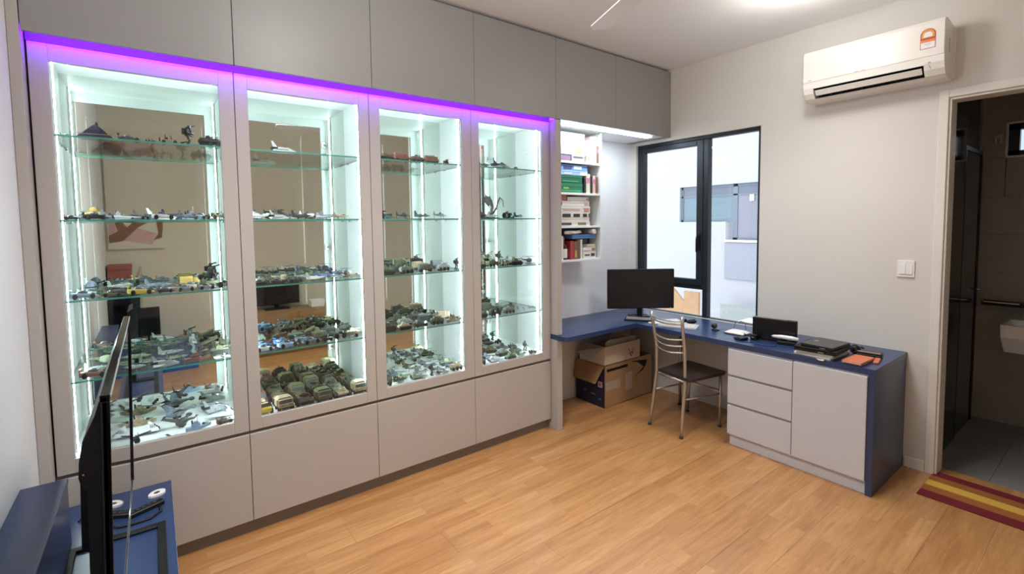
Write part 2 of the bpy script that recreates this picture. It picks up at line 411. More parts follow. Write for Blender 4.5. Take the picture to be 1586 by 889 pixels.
wi = part('window', MB().box(5.06, 5.10, 1.50, 3.14, 2.27, 2.32).box(5.06, 5.10, 1.50, 3.14, 2.10, 2.13).box(5.06, 5.10, 3.09, 3.14, 1.60, 2.32).box(5.06, 5.10, 2.66, 2.74, 1.60, 2.32)
     .box(5.06, 5.10, 1.93, 2.02, 1.25, 2.32).box(5.06, 5.10, 1.5, 1.54, 1.25, 2.32).box(5.06, 5.10, 2.02, 3.14, 1.60, 1.64).box(5.06, 5.10, 1.5, 2.02, 1.25, 1.29), wf, t)
for (a, b, c, d, nm, col) in ((2.74, 3.09, 1.64, 2.10, 'aqua_pane', (0.12,0.175,0.215)), (2.02, 2.66, 1.64, 2.10, 'aqua_pane', (0.12,0.175,0.215)), (1.54, 1.93, 1.29, 2.10, 'grey_pane', (0.19,0.19,0.24)),
                          (2.74, 3.09, 2.13, 2.27, 'top_pane', (0.11,0.125,0.17)), (1.54, 2.66, 2.13, 2.27, 'top_pane', (0.11,0.125,0.17))):
    part('pane', B(5.075, 5.09, a, b, c, d), mat('ext_' + nm, col, 0.25), wi)
part('blind_bracket', B(5.05, 5.06, 1.62, 1.70, 1.98, 2.10), whitep, wi)
t = thing('timber_boards', 'pale timber boards stacked outside below the window', 'boards', (2, 1, -1))
tim = mat('timber', (0.36, 0.215, 0.115), 0.7, var=0.15, scale=8)
part('board', B(1.98, 2.02, .835, 1.06, -1, .655, .004), tim, t)
part('leaning_board', MB().prism([(1.06, -1), (1.06, .46), (1.36, .76), (1.62, .80), (1.62, -1)], 'x', 2.03, 2.07), tim, t)
t = thing('blue_bucket', 'blue plastic bucket outside at the foot of the grey screen', 'bucket', (3.5, .72, -.1))
part('shell', MB().lathe([(.075, 0), (.10, .22), (.092, .22), (.07, .01)], (3.4, .66, .02), 'z', 14), mat('blue_bucket', (0.25, 0.34, 0.55), 0.5), t)
part('rim', MB().lathe([(.103, .21), (.107, .22), (.103, .23), (.095, .22)], (3.4, .66, .02), 'z', 14), mat('blue_bucket_rim', (0.2, 0.3, 0.5), 0.5), t)
tag(part('outside_plinth', B(2.9, 3.9, .2, 1.1, -1.2, .02), mat('concrete', (0.55, 0.56, 0.56), 0.8)), 'pale concrete plinth outside under the blue bucket', 'plinth')
struct('ground', B(.3, 40, -20, 30, -3.1, -3.0), mat('ground', (0.45, 0.45, 0.43), 0.9))

# ------------------------------------------------------------------ display cabinets
SEAM = [-4.238, -3.507, -2.825, -2.127, -1.426]
INN = [(-4.185, -3.525), (-3.489, -2.842), (-2.806, -2.144), (-2.108, -1.443)]
OPN = [(-4.172, -3.573), (-3.448, -2.884), (-2.760, -2.197), (-2.064, -1.499)]
ZS = [2.006, 1.646, 1.297, 0.942]; ZF = 0.605
ZA, ZB, ZCB, ZT, ZU, YU = 0.557, 0.5386, 0.080, 2.372, 2.386, -0.0768
ORD = ['leftmost', 'second', 'third', 'rightmost']
LONG = ['leftmost', 'second from left', 'third from left', 'rightmost']
for i in range(4):
    a, b = INN[i]; s0, s1 = SEAM[i] + (.0055 if i == 0 else .0015), SEAM[i + 1] - .0015; o0, o1 = OPN[i]
    t = thing('display_cabinet', '%s lit glass-door display cabinet with mirror back and four glass shelves' % LONG[i], 'cabinet', ((s0 + s1) / 2, .2, ZA))
    part('side_panel', B(a - .018, a, .022, .41, ZA, 2.37), white_l, t)
    part('side_panel', B(b, b + .018, .022, .41, ZA, 2.37), white_l, t)
    part('top_panel', B(a, b, .022, .41, 2.352, 2.37), white_l, t)
    part('bottom_panel', B(a, b, .022, .41, ZA + .002, ZF), white_l, t)
    part('mirror_back', B(a, b, .400, .406, ZF, 2.352), mirror, t)
    for sx, dx in ((a, 1), (b, -1)):
        ch = part('led_channel', B(sx, sx + dx * .010, .112, .132, ZF, 2.35), whitep, t)
        part('led_strip', B(sx + dx * .010, sx + dx * .0125, .114, .130, ZF + .01, 2.345), led, ch)
    for z in ZS:
        sh = part('glass_shelf', B(a + .001, b - .001, .032, .396, z - .004, z + .004), shelf_g, t)
        part('front_edge', B(a + .001, b - .001, .0296, .0318, z - .004, z + .004), edge_g, sh)
        for sx, dx in ((a, 1), (b, -1)):
            for yy in (.07, .33): part('shelf_pin', MB().lathe([(.003, 0), (.003, dx * .012), (.001, dx * .0125)], (sx, yy, z - .0075), 'x', 8), steel, sh)
    d = part('door', MB().box(s0, o0, 0, .020, ZA, ZT, .0015).box(o1, s1, 0, .020, ZA, ZT, .0015).box(o0, o1, 0, .020, 2.300, ZT, .0015).box(o0, o1, 0, .020, ZA, .618, .0015), lam, t)
    part('glass_pane', B(o0 + .001, o1 - .001, .008, .012, .619, 2.299), glass, d)
    part('inner_face', MB().box(s0 + .002, o0, .0201, .0212, ZA + .003, ZT - .003).box(o1, s1 - .002, .0201, .0212, ZA + .003, ZT - .003).box(o0, o1, .0201, .0212, 2.300, ZT - .003).box(o0, o1, .0201, .0212, ZA + .003, .618), white_l, d)
    hs = o0 - .02 if i in (0, 2) else o1 + .02
    hx = a if i in (0, 2) else b
    for hz in (.74, 1.46, 2.18):
        part('hinge', MB().box(hs - .018, hs + .018, .0214, .032, hz - .022, hz + .022, .002).tube([(hs, .03, hz), ((hs + hx) / 2, .055, hz), (hx, .075, hz)], .007, 6), steel, d)
for i in range(4):
    s0, s1 = SEAM[i] + .0015, SEAM[i + 1] - .0015
    t = thing('base_cabinet', 'grey base cabinet with plain door under the %s glass cabinet' % ORD[i], 'cabinet', ((s0 + s1) / 2, .2, 0))
    part('carcass', B(s0 - .001, s1 + .001, .021, .41, .078, ZA - .001), white_l, t)
    part('door', B(s0, s1, 0, .018, ZCB, ZB, .0015), lam, t)
    part('finger_channel', B(s0 - .0015, s1 + .0015, .012, .0205, ZB + .001, ZA - .001), lam_d, t)
    part('plinth', B(s0 - .0015, s1 + .0015, .042, .058, 0, .0775), mat('plinth_laminate', (0.24, 0.215, 0.195), 0.45), t)
# upper cabinets
US = [-4.238, -3.5115, -2.831, -2.142, -1.424, -0.759, -0.0845]
UN = ['above the leftmost glass cabinet', 'above the second glass cabinet', 'above the third glass cabinet', 'above the rightmost glass cabinet', 'above the bookcase', 'nearest the window']
for i in range(6):
    s0, s1 = US[i] + .0015, US[i + 1] - .0015
    t = thing('upper_cabinet', 'flat grey ceiling-high wall cabinet %s' % UN[i], 'cabinet', ((s0 + s1) / 2, .2, ZU))
    part('carcass', B(US[i] + .0002, US[i + 1] - .0002, YU + .021, .382 if i > 3 else .41, ZU if i > 3 else 2.418, 2.972), lam if i < 4 else white_l, t)
    part('door', B(s0, s1, YU, YU + .018, ZU + .001, 2.975, .0015), lam_dim, t)
tag(part('filler_panel', MB().box(US[6] + .001, -.001, YU, YU + .018, ZU, 2.975, .001).box(US[6] + .0002, -.001, YU + .02, .382, ZU, 2.972), lam_dim), 'narrow grey filler strip between wall cabinets and the window wall', 'panel')
tag(part('ceiling_gap_shade', B(-4.238, -.001, YU + .03, YU + .05, 2.976, ZC - .001), lam_d), 'dark strip standing in for shadow between the wall cabinets and the ceiling', 'strip')  # dark strip put in for the shade of the gap under the ceiling
tag(part('end_panel', MB().box(XL + .001, -4.2395, YU, .41, 0, ZC - .002, .001), lam), 'tall grey end panel between left wall and the glass cabinets', 'panel')
tag(part('divider_panel', MB().box(-1.4215, -1.369, -.068, .382, .7515, ZU - .001, .001).box(-1.4215, -1.369, -.068, .382, 0, .713, .001), lam), 'tall grey divider panel between glass cabinets and desk alcove', 'panel')
t = thing('purple_light_strip', 'glowing purple light strip under the wall cabinets above the glass doors', 'light', (-2.83, -.045, ZU))
part('profile', MB().box(-4.236, -1.424, -.055, .010, 2.4145, 2.4175).box(-4.236, -1.424, .004, .010, 2.3735, 2.4145).box(-4.236, -1.424, -.0585, -.0573, 2.388, 2.4145), mat('strip_profile', (.085, .08, .08), .5), t)  # includes an added backing that stops purple light leaking through door gaps
part('diffuser', B(-4.236, -1.424, -.0571, -.0548, 2.390, 2.413), led_p, t)
t = thing('alcove_light_strip', 'bright white light strip under the wall cabinets over the desk', 'light', (-.7, .0, ZU))
part('profile', B(-1.36, -.20, -.022, .042, ZU - .005, ZU - .0005), whitep, t)
part('diffuser', B(-1.355, -.205, -.018, .038, ZU - .009, ZU - .0052), led_a, t)

# ------------------------------------------------------------------ L-shaped desk, drawer unit
t = thing('corner_desk', 'navy blue L-shaped corner desk top running under the window', 'desk', (-.6, -.2, 0))
wt = MB()
wt.prism([(-1.424, -.004), (-1.424, -.142), (-1.396, -.168), (-.6095, -.168), (-.6095, -1.855), (-.001, -1.855), (-.001, .382), (-1.424, .382)], 'z', .7145, .75)
part('worktop', wt, navy, t)
part('end_panel', B(-.6095, -.014, -1.855, -1.822, 0, .714, .001), navy, t)
part('leg', MB().tube([(-.21, -.336, 0), (-.21, -.336, .714)], .013, 10), chrome, t)
part('leg_foot', MB().lathe([(.02, 0), (.02, .008), (.013, .012)], (-.21, -.336, 0), 'z', 12), blackp, t)
t = thing('drawer_unit', 'grey desk pedestal with three drawers and a wide cupboard door', 'cabinet', (-.35, -1.4, 0))
part('carcass', B(-.598, -.03, -1.820, -.992, .07, .713), desk_g, t)
part('plinth', B(-.590, -.05, -1.820, -.996, 0, .0695), desk_g, t)
for k, (z0, z1) in enumerate(((.518, .700), (.311, .502), (.085, .295))):
    d = part('drawer', B(-.619, -.600, -1.4185, -.990, z0, z1, .0015), desk_g, t)
    part('handle_channel', B(-.612, -.5985, -1.4185, -.990, z1 + .0005, z1 + (.0145 if k else .012)), mat('grey_channel', (.25, .25, .27), .4), d)
part('door', B(-.619, -.600, -1.820, -1.4225, .085, .704, .0015), desk_g, t)

# ------------------------------------------------------------------ bookcase in the alcove
t = thing('wall_bookcase', 'small white open bookcase packed with books and boxes beside the window alcove', 'bookcase', (-1.04, .26, 1.28))
kx0, kx1, ky0 = -1.366, -.722, .13
part('side_panel', B(kx1, kx1 + .018, ky0, .383, 1.285, ZU - .001), white_l, t)
part('side_panel', B(kx0, kx0 + .018, ky0, .383, 1.285, ZU - .001), white_l, t)
part('back_panel', B(kx0 + .018, kx1, .372, .383, 1.285, ZU - .001), mat('bookcase_back', (0.20, 0.21, 0.22), 0.5), t)
KS = [2.122, 1.862, 1.586, 1.303]
for z in KS: part('shelf', B(kx0 + .018, kx1, ky0, .372, z - .018, z, .001), white_l, t)

def book(name, label, cat, x0, x1, z0, z1, col, group=None, y0=.145, y1=.34, spine=None, band=None):
    t = thing(name, label, cat, ((x0 + x1) / 2, (y0 + y1) / 2, z0), group)
    cm = mat('cover_%g_%g_%g' % col, col, 0.5, var=0.08, scale=40)
    if cat == 'book':
        flat = (x1 - x0) > (z1 - z0)
        if flat:
            part('cover', MB().box(x0, x1, y0, y1, z0, z0 + .003).box(x0, x1, y0, y1, z1 - .003, z1).box(x0, x1, y0, y0 + .003, z0 + .003, z1 - .003), cm, t)
            part('pages', B(x0 + .002, x1 - .003, y0 + .0035, y1 - .003, z0 + .0032, z1 - .0032), mat('pages', (0.80, 0.76, 0.66), 0.8), t)
        else:
            part('cover', MB().box(x0, x0 + .002, y0, y1, z0, z1).box(x1 - .002, x1, y0, y1, z0, z1).box(x0 + .002, x1 - .002, y0, y0 + .003, z0, z1), cm, t)
            part('pages', B(x0 + .0022, x1 - .0022, y0 + .0035, y1 - .003, z0 + .002, z1 - .003), mat('pages', (0.80, 0.76, 0.66), 0.8), t)
    else:
        part('box', B(x0, x1, y0, y1, z0, z1 - .35 * (z1 - z0) - .001, .001), cm, t)
        part('lid', B(x0 - .0008, x1 + .0008, y0 - .0008, y1 + .0008, z1 - .35 * (z1 - z0), z1, .001), cm, t)
    for (u0, u1, v0, v1, c) in (band or []):       # printed fields on the front
        part('print', B(x0 + u0 * (x1 - x0), x0 + u1 * (x1 - x0), y0 - .0022, y0 - .0009, z0 + v0 * (z1 - z0), z0 + v1 * (z1 - z0)), mat('print_%g_%g_%g' % c, c, 0.6, var=0.35, scale=90), t)
    return t
g1, g2, g3, g4 = 'items on the top bookcase shelf', 'items on the second bookcase shelf', 'boxes on the third bookcase shelf', 'items on the bottom bookcase shelf'
WHT, CRM, DKB, GRN, BLU, RED, BRN, PNK, BLK = (.80, .80, .78), (.72, .66, .54), (.05, .05, .07), (.03, .20, .10), (.16, .34, .70), (.40, .05, .05), (.20, .10, .06), (.70, .48, .42), (.02, .02, .025)
z = KS[0]
book('small_box', 'small dark printed box, bottom left on the top bookcase shelf', 'box', -1.33, -1.055, z, z + .055, DKB, g1, band=[(.5, .95, .1, .8, (.25, .12, .2))])
book('small_box', 'small grey-beige box with dark ends on the top bookcase shelf', 'box', -1.05, -.90, z, z + .055, (.45, .43, .38), g1, band=[(.1, .85, .55, .8, (.1, .1, .1))])
book('board_game_box', 'white box with pale grey band, lower on the top bookcase shelf', 'box', -1.33, -1.02, z + .056, z + .145, WHT, g1, band=[(.4, .98, .15, .3, (.5, .45, .35)), (.45, .7, .5, .8, (.55, .6, .62))])
book('picture_box', 'cream box with green leafy print on the top bookcase shelf', 'box', -1.015, -.885, z + .056, z + .145, (.74, .76, .60), g1, band=[(.02, .5, .05, .8, (.35, .42, .15)), (.5, .9, .2, .7, (.6, .6, .3))])
book('board_game_box', 'large plain white box on top of the stack, top shelf', 'box', -1.33, -.90, z + .146, z + .235, WHT, g1, band=[(.86, .98, .2, .7, (.35, .35, .45))])
for k, (x0, w, h, col, lab) in enumerate(((-.868, .034, .19, CRM, 'slim cream upright book'), (-.830, .030, .225, PNK, 'tall pale pink upright book'), (-.796, .042, .23, WHT, 'tall white thick upright book'), (-.750, .026, .15, BRN, 'short brown upright book'))):
    book('book', lab + ' on the top bookcase shelf', 'book', x0, x0 + w, z, z + h, col, g1, band=[(.15, .85, .6, .8, (.3, .2, .3)) if k % 2 else (.2, .8, .1, .3, (.3, .35, .25))])
z = KS[1]
book('game_box', 'dark green boxed game at the bottom of the second bookcase shelf', 'box', -1.33, -.925, z, z + .075, GRN, g2, band=[(.4, .95, .15, .3, (.05, .4, .15)), (.45, .6, .4, .6, (.3, .5, .1))])
book('game_box', 'dark green boxed game, upper of two, second bookcase shelf', 'box', -1.33, -.93, z + .076, z + .145, (.02, .14, .07), g2, band=[(.42, .9, .2, .35, (.03, .35, .15))])
book('game_box', 'light blue boxed kit, lower of two, second bookcase shelf', 'box', -1.33, -.862, z + .146, z + .185, (.30, .45, .75), g2, band=[(.4, .6, .1, .6, (.55, .6, .7)), (.8, .98, .05, .7, (.75, .75, .75))])
book('game_box', 'bright blue boxed kit topmost on the second bookcase shelf', 'box', -1.33, -.868, z + .186, z + .232, BLU, g2, band=[(.4, .6, .2, .8, (.05, .07, .2)), (.65, .85, .2, .8, (.6, .7, .8))])
for k, (x0, w, h, col, lab) in enumerate(((-.905, .020, .13, BLK, 'slim black upright book'), (-.880, .046, .165, (.75, .68, .55), 'cream upright book with pink flower print'), (-.830, .024, .15, BLK, 'black upright book beside the cream one'), (-.800, .032, .155, PNK, 'peach upright book with grey foot'), (-.764, .026, .145, BRN, 'brown upright book at the right end'))):
    book('book', lab + ', second bookcase shelf', 'book', x0, x0 + w, z, z + h, col, g2, band=[(.1, .9, .55, .8, (.6, .2, .3))] if k in (1, 3) else None)
z = KS[2]
hs = [.032, .036, .034, .056, .045, .032]
labs = ['bottom cream box of the stack, with two dark prints', 'white box second from bottom, with grey rim', 'white box with black picture windows', 'thick white box with red lettering band', 'white box with dark left end, second from top', 'slim off-white box topmost in the stack']
bands = [[(.30, .55, .2, .85, (.12, .08, .07)), (.7, .9, .2, .85, (.2, .2, .08))], None, [(.36, .55, .1, .9, (.03, .04, .04)), (.62, .78, .1, .9, (.04, .04, .04)), (.86, .96, .1, .9, (.03, .03, .03))],
         [(.35, .75, .45, .6, (.55, .42, .36)), (.85, .97, .2, .8, (.55, .25, .2))], [(.28, .34, .2, .8, (.02, .02, .02)), (.88, .97, .2, .8, (.5, .4, .38))], [(.9, .98, .2, .8, (.3, .3, .3))]]
zz_ = z
for k in range(6):
    x0 = -1.33 if k < 5 else -1.10
    book('model_kit_box', labs[k] + ' on third bookcase shelf', 'box', x0, -.835 - .01 * (k % 3), zz_, zz_ + hs[k], (.74, .72, .66) if k % 2 else (.78, .74, .68), g3, band=bands[k]); zz_ += hs[k] + .0012
book('small_book', 'small red and cream book on the stack, third bookcase shelf', 'book', -1.19, -1.115, zz_ - hs[5], zz_ - hs[5] + .05, (.42, .14, .12), g3)
z = KS[3]
for k, (x0, w, h, col, lab) in enumerate(((-1.24, .03, .17, (.1, .12, .1), 'dark upright book far left'), (-1.205, .024, .19, (.2, .3, .22), 'green upright book near left'), (-1.178, .026, .20, (.70, .74, .70), 'pale grey-green upright book'), (-1.07, .038, .155, RED, 'dark red upright book beside the bottle'), (-1.028, .04, .15, BRN, 'brown upright book with gold spot'), (-.986, .03, .165, (.16, .10, .08), 'dark brown upright book'), (-.952, .022, .165, CRM, 'slim cream upright book in the middle'))):
    book('book', lab + ', bottom bookcase shelf', 'book', x0, x0 + w, z, z + h, col, g4, band=[(.2, .8, .1, .5, (.5, .33, .12))] if k in (1, 4) else None)
t = thing('wine_bottle', 'dark bottle with red capsule and white label on the bottom bookcase shelf', 'bottle', (-1.115, .19, z))
part('glass_body', MB().lathe([(.036, 0), (.037, .005), (.037, .115), (.014, .145), (.013, .165)], (-1.115, .19, z), 'z', 14), mat('bottle_glass', (0.05, 0.01, 0.01), 0.1), t)
part('capsule', MB().lathe([(.0145, .140), (.0145, .185), (.001, .187)], (-1.115, .19, z), 'z', 14), mat('red_capsule', (0.45, 0.02, 0.03), 0.4), t)
part('paper_label', MB().lathe([(.0378, .015), (.0382, .016), (.0382, .09), (.0378, .091)], (-1.115, .19, z), 'z', 14), whitep, t)
book('console_box', 'black square boxed kit behind the small white boxes, bottom shelf', 'box', -.925, -.752, z, z + .168, BLK, g4, y0=.235, y1=.36, band=[(.5, .85, .75, .95, (.08, .12, .2))])
book('paint_box', 'white box with dark stripe, lowest in the small stack, bottom shelf', 'box', -.918, -.765, z, z + .055, WHT, g4, y1=.23, band=[(.1, .5, .4, .65, (.1, .1, .1)), (.6, .9, .3, .8, (.06, .06, .06))])
book('paint_box', 'white box with brown stripe, middle of the small stack, bottom shelf', 'box', -.918, -.772, z + .056, z + .092, WHT, g4, y1=.23, band=[(.05, .6, .2, .4, (.5, .3, .25)), (.7, .95, .2, .9, (.25, .2, .15))])
book('paint_box', 'cream box topmost of the small stack, bottom shelf', 'box', -.865, -.775, z + .093, z + .12, CRM, g4, y1=.23, band=[(.1, .9, .3, .6, (.5, .42, .3))])
book('long_blue_box', 'long blue box laid across the books on the bottom shelf', 'box', -1.04, -.755, z + .172, z + .208, (.10, .22, .50), g4, y0=.155, y1=.34)
t = thing('model_aircraft', 'white model aircraft with rounded nose lying on the long blue box', 'model aircraft', (-1.02, .175, z + .208), g4)
part('fuselage', MB().lathe([(.001, 0), (.014, .012), (.017, .05), (.016, .15), (.006, .20), (.001, .205)], (-1.115, .175, z + .226), 'x', 12), whitep, t)
part('wing', MB().prism([(-1.05, .135), (-1.02, .135), (-.99, .25), (-1.03, .25)], 'z', z + .221, z + .227), whitep, t)
part('tail_fin', MB().prism([(-.96, z + .245), (-.925, z + .245), (-.92, z + .226), (-.98, z + .232)], 'y', .172, .178), whitep, t)
tag(part('rolled_paper', MB().lathe([(.02, 0), (.022, .005), (.022, .11), (.019, .115), (.001, .115)], (-.80, .125, z + .231), 'y', 12), mat('paper_roll', (.72, .66, .62), .7)), 'pale rolled paper end sticking out above the blue box', 'roll')

# ------------------------------------------------------------------ monitor and things on the desk
ZD = 0.75
def oriented(parent_thing, rz):
    parent_thing.rotation_euler = (0, 0, rz); return parent_thing
def lpart(name, mb, m, parent, label=None):      # geometry in the parent's own frame
    me = mb.mesh(name); me.materials.append(m)
    o = bpy.data.objects.new(name, me); C.objects.link(o); o.parent = parent
    if label: o['label'] = label
    return o
t = thing('desktop_monitor', 'black widescreen desk monitor standing in the corner of the desk', 'monitor', (-.385, -.045, ZD))
oriented(t, math.atan2(-.603, .7975))
hd = lpart('housing', MB().box(-.298, .298, -.005, .030, .085, .440, .004), blackp, t)
lpart('screen_panel', B(-.290, .290, -.0065, -.0048, .097, .432), mat('dark_screen', (0.010, 0.010, 0.011), 0.22), t)
lpart('neck', B(-.022, .022, .031, .055, .012, .26, .004), blackp, t)
lpart('stand_base', B(-.09, .09, .010, .13, 0, .012, .004), blackp, t)
# power button row
lpart('button', B(.262, .274, -.0075, -.005, .089, .093), steel, t)

def keyboard(name, label, loc, rz, w, d, m, km):
    t = thing(name, label, 'keyboard', loc); oriented(t, rz)
    lpart('case', MB().prism([(-d/2, 0), (d/2, 0), (d/2, .018), (-d/2, .010)], 'x', -w/2, w/2), m, t)
    nk = 14
    for r_ in range(5):
        for k in range(nk):
            kx = -w/2 + .012 + (w - .024) * (k + .5) / nk; ky = -d/2 + .014 + (d - .028) * (r_ + .5) / 5
            kz = .010 + .008 * (ky + d/2) / d
            lpart('key', B(kx - (w-.024)/nk*.42, kx + (w-.024)/nk*.42, ky - (d-.028)/5*.42, ky + (d-.028)/5*.42, kz - .001, kz + .006, 0), km, t)
    return t
keyboard('keyboard', 'black keyboard with pale keys under the desk monitor', (-.482, -.108, ZD), R(-58), .25, .10, blackp, mat('grey_keys', (0.35, 0.35, 0.36), .5))
keyboard('keyboard', 'silver-white keyboard near the front edge of the desk', (-.448, -.472, ZD), R(-70), .30, .13, mat('silver_plastic', (0.55, 0.56, 0.58), .35), whitep)
t = thing('computer_mouse', 'black computer mouse behind the silver keyboard', 'mouse', (-.262, -.475, ZD)); oriented(t, R(-20))
lpart('shell', MB().ell((0, 0, .0175), (.05, .031, .0172), 14, 8), blackp, t)
lpart('wheel', MB().lathe([(.006, -.004), (.006, .004)], (.025, 0, .032), 'y', 10), darkgrey, t)
paper = mat('paper', (0.82, 0.82, 0.80), .8, var=.01)
for k, (px, py, rz, lab) in enumerate(((-.40, -.245, 25, 'white sheet of paper lying by the black keyboard'), (-.30, -.335, 60, 'white sheet of paper lying behind the silver keyboard'))):
    o = tag(lpart('paper_sheet', MB().box(-.10, .10, -.07, .07, 0, .0012), paper, None), lab, 'paper'); o.location = (px, py, ZD + .0003 + .0015 * k); o.rotation_euler = (0, 0, R(rz))
tag(part('desk_ornament', MB().prism([(-.285, -.418), (-.262, -.430), (-.255, -.405), (-.27, -.398)], 'z', ZD, ZD + .03), blackp), 'small black block beside the mouse on the desk', 'ornament')
t = thing('webcam', 'small round black webcam on a clip stand on the desk', 'webcam', (-.345, -.735, ZD))
part('foot', MB().lathe([(.030, 0), (.030, .006), (.012, .012)], (-.345, -.735, ZD), 'z', 14), blackp, t)
part('head', MB().ell((-.352, -.730, ZD + .038), (.024, .024, .024), 12, 8), darkgrey, t)
part('lens', MB().lathe([(.012, 0), (.012, -.006), (.001, -.006)], (-.373, -.730, ZD + .040), 'x', 12), blackg, t)
t = thing('network_router', 'flat white router with a looped grey cable on the desk', 'router', (-.33, -.905, ZD))
part('case', MB().loft([rect(-.385, -.275, -.975, -.835, ZD), rect(-.387, -.273, -.977, -.833, ZD + .012), rect(-.365, -.295, -.955, -.855, ZD + .026)], smooth=False), whitep, t)
part('rim', MB().box(-.390, -.270, -.980, -.830, ZD + .001, ZD + .007), darkgrey, t)
part('cable', MB().tube([(-.30, -.86, ZD + .026), (-.30, -.87, ZD + .07), (-.29, -.91, ZD + .092), (-.285, -.94, ZD + .085), (-.28, -.945, ZD + .03)], .0035, 6), mat('grey_cable', (.18, .18, .19), .5), t)
tag(part('cable', MB().tube([(-.34, -.765, ZD + .005), (-.31, -.80, ZD + .018), (-.32, -.83, ZD + .004)], .003, 6), mat('grey_cable', (.18, .18, .19), .5)), 'short grey cable from the webcam to the router', 'cable')
t = thing('card_reader', 'small black box lying flat at the front of the desk', 'card reader', (-.49, -1.02, ZD)); oriented(t, R(-15))
lpart('case', B(-.035, .035, -.028, .028, 0, .020, .003), blackp, t)
lpart('slot', B(-.0362, -.0348, -.02, .02, .008, .013), darkgrey, t)
lpart('plug', B(-.02, .02, .030, .055, .002, .012, .001), darkgrey, t)
t = thing('power_plug', 'black power adapter standing on the desk with trailing cord', 'adapter', (-.42, -1.075, ZD))
part('body', B(-.44, -.40, -1.10, -1.055, ZD, ZD + .042, .005), blackp, t)
part('pin', B(-.445, -.44, -1.085, -1.07, ZD + .018, ZD + .026), steel, t)
part('cord', MB().tube([(-.42, -1.055, ZD + .02), (-.40, -1.02, ZD + .015), (-.38, -.985, ZD + .02)], .004, 6), blackp, t)
tag(part('cable', MB().tube([(-.452, -1.06, ZD + .003), (-.50, -1.10, ZD + .003), (-.535, -1.17, ZD + .003), (-.53, -1.22, ZD + .003), (-.50, -1.25, ZD + .004), (-.47, -1.255, ZD + .004)], .003, 6), mat('blue_cable', (.03, .06, .16), .5)), 'dark blue cable curling on the desk before the black panel', 'cable')
tag(part('cable', MB().tube([(-.55, -1.05, ZD + .003), (-.535, -1.09, ZD + .003), (-.50, -1.115, ZD + .003)], .0025, 6), mat('blue_cable', (.03, .06, .16), .5)), 'short dark cable end at the front edge of the desk', 'cable')
t = thing('flat_black_screen', 'black flat screen standing upright against the window wall on the desk', 'screen', (-.34, -1.18, ZD)); oriented(t, R(-82))
lpart('housing', MB().box(-.143, .143, -.018, .02, .004, .158, .004), blackp, t)
lpart('panel', B(-.136, .136, -.0195, -.0178, .012, .150), mat('dark_screen', (0.010, 0.010, 0.011), 0.22), t)
lpart('top_strip', B(-.14, .08, -.012, .012, .158, .161), steel, t)
lpart('foot', B(-.10, .10, -.05, .05, 0, .005, .001), blackp, t)
t = thing('glue_gun', 'white plastic glue gun with black grip lying on the desk', 'glue gun', (-.40, -1.29, ZD)); oriented(t, R(-75))
lpart('barrel', MB().tube([(-.085, 0, .052), (-.03, 0, .053), (.03, 0, .05), (.07, 0, .046)], [.009, .014, .015, .012], 10), whitep, t)
lpart('grip', MB().box(.0, .03, -.012, .012, .0, .036, .004), blackp, t)
lpart('cradle', MB().box(-.06, .05, -.014, .014, 0, .024, .003), blackp, t)
lpart('nozzle', MB().tube([(-.095, 0, .052), (-.085, 0, .052)], .006, 8), steel, t)
for k, (px, py, r, lab) in enumerate(((-.30, -1.385, .020, 'small black ball-shaped speaker beside the glue gun'), (-.30, -1.66, .030, 'black round camera lens behind the laptops'), (-.20, -1.665, .016, 'small black magnet near the wall behind the orange notebook'))):
    tt = thing('round_speaker', lab, 'speaker' if k == 0 else 'lens' if k == 1 else 'magnet', (px, py, ZD))
    part('shell', MB().ell((px, py, ZD + r), (r, r, r), 12, 8), blackp, tt)
    part('ring', MB().lathe([(r * .6, 0), (r * .62, .003), (r * .4, .006)], (px - r * .9, py, ZD + r), 'x', 12), darkgrey, tt)
    tt.name = ['round_speaker', 'camera_lens', 'desk_magnet'][k]
def stack(name, label, cat, c, sx, sy, z0, z1, rz, m, group=None, kind='book'):
    t = thing(name, label, cat, (c[0], c[1], z0), group); oriented(t, R(rz))
    if kind == 'book':
        h = z1 - z0
        lpart('cover', MB().box(-sx/2, sx/2, -sy/2, sy/2, 0, .0025).box(-sx/2, sx/2, -sy/2, sy/2, h - .0025, h).box(sx/2 - .003, sx/2, -sy/2, sy/2, .0025, h - .0025), m, t)
        lpart('pages', B(-sx/2 + .003, sx/2 - .0035, -sy/2 + .003, sy/2 - .003, .0027, h - .0027), mat('pages', (0.80, 0.76, 0.66), 0.8), t)
    else:
        h = z1 - z0
        lpart('base', B(-sx/2, sx/2, -sy/2, sy/2, 0, h * .55, .003), blackp, t)
        lpart('lid', B(-sx/2, sx/2, -sy/2, sy/2, h * .57, h, .003), m, t)
        lpart('badge', B(-.012, .012, sy/2 - .05, sy/2 - .03, h, h + .0006), steel, t)
        lpart('port', B(-sx/2 - .0006, -sx/2 + .001, -.05, -.02, h * .2, h * .4), steel, t)
    return t
g5 = 'pile of books and laptops on the desk'
stack('paperback_book', 'white paperback at the bottom of the pile under the laptops', 'book', (-.445, -1.52, 0), .27, .215, ZD, ZD + .012, -3, whitep, g5)
stack('hardcover_book', 'cream thick book second from bottom in the pile under the laptops', 'book', (-.452, -1.525, 0), .265, .21, ZD + .0125, ZD + .034, 1, mat('cream_cover', (.75, .68, .60), .6), g5)
stack('laptop', 'larger black laptop, lower of two on the pile of books', 'laptop', (-.475, -1.535, 0), .27, .235, ZD + .0345, ZD + .062, 2, blackp, g5, 'laptop')
stack('laptop', 'smaller dark grey laptop, topmost on the pile of books', 'laptop', (-.485, -1.555, 0), .235, .185, ZD + .0628, ZD + .084, -4, darkgrey, g5, 'laptop')
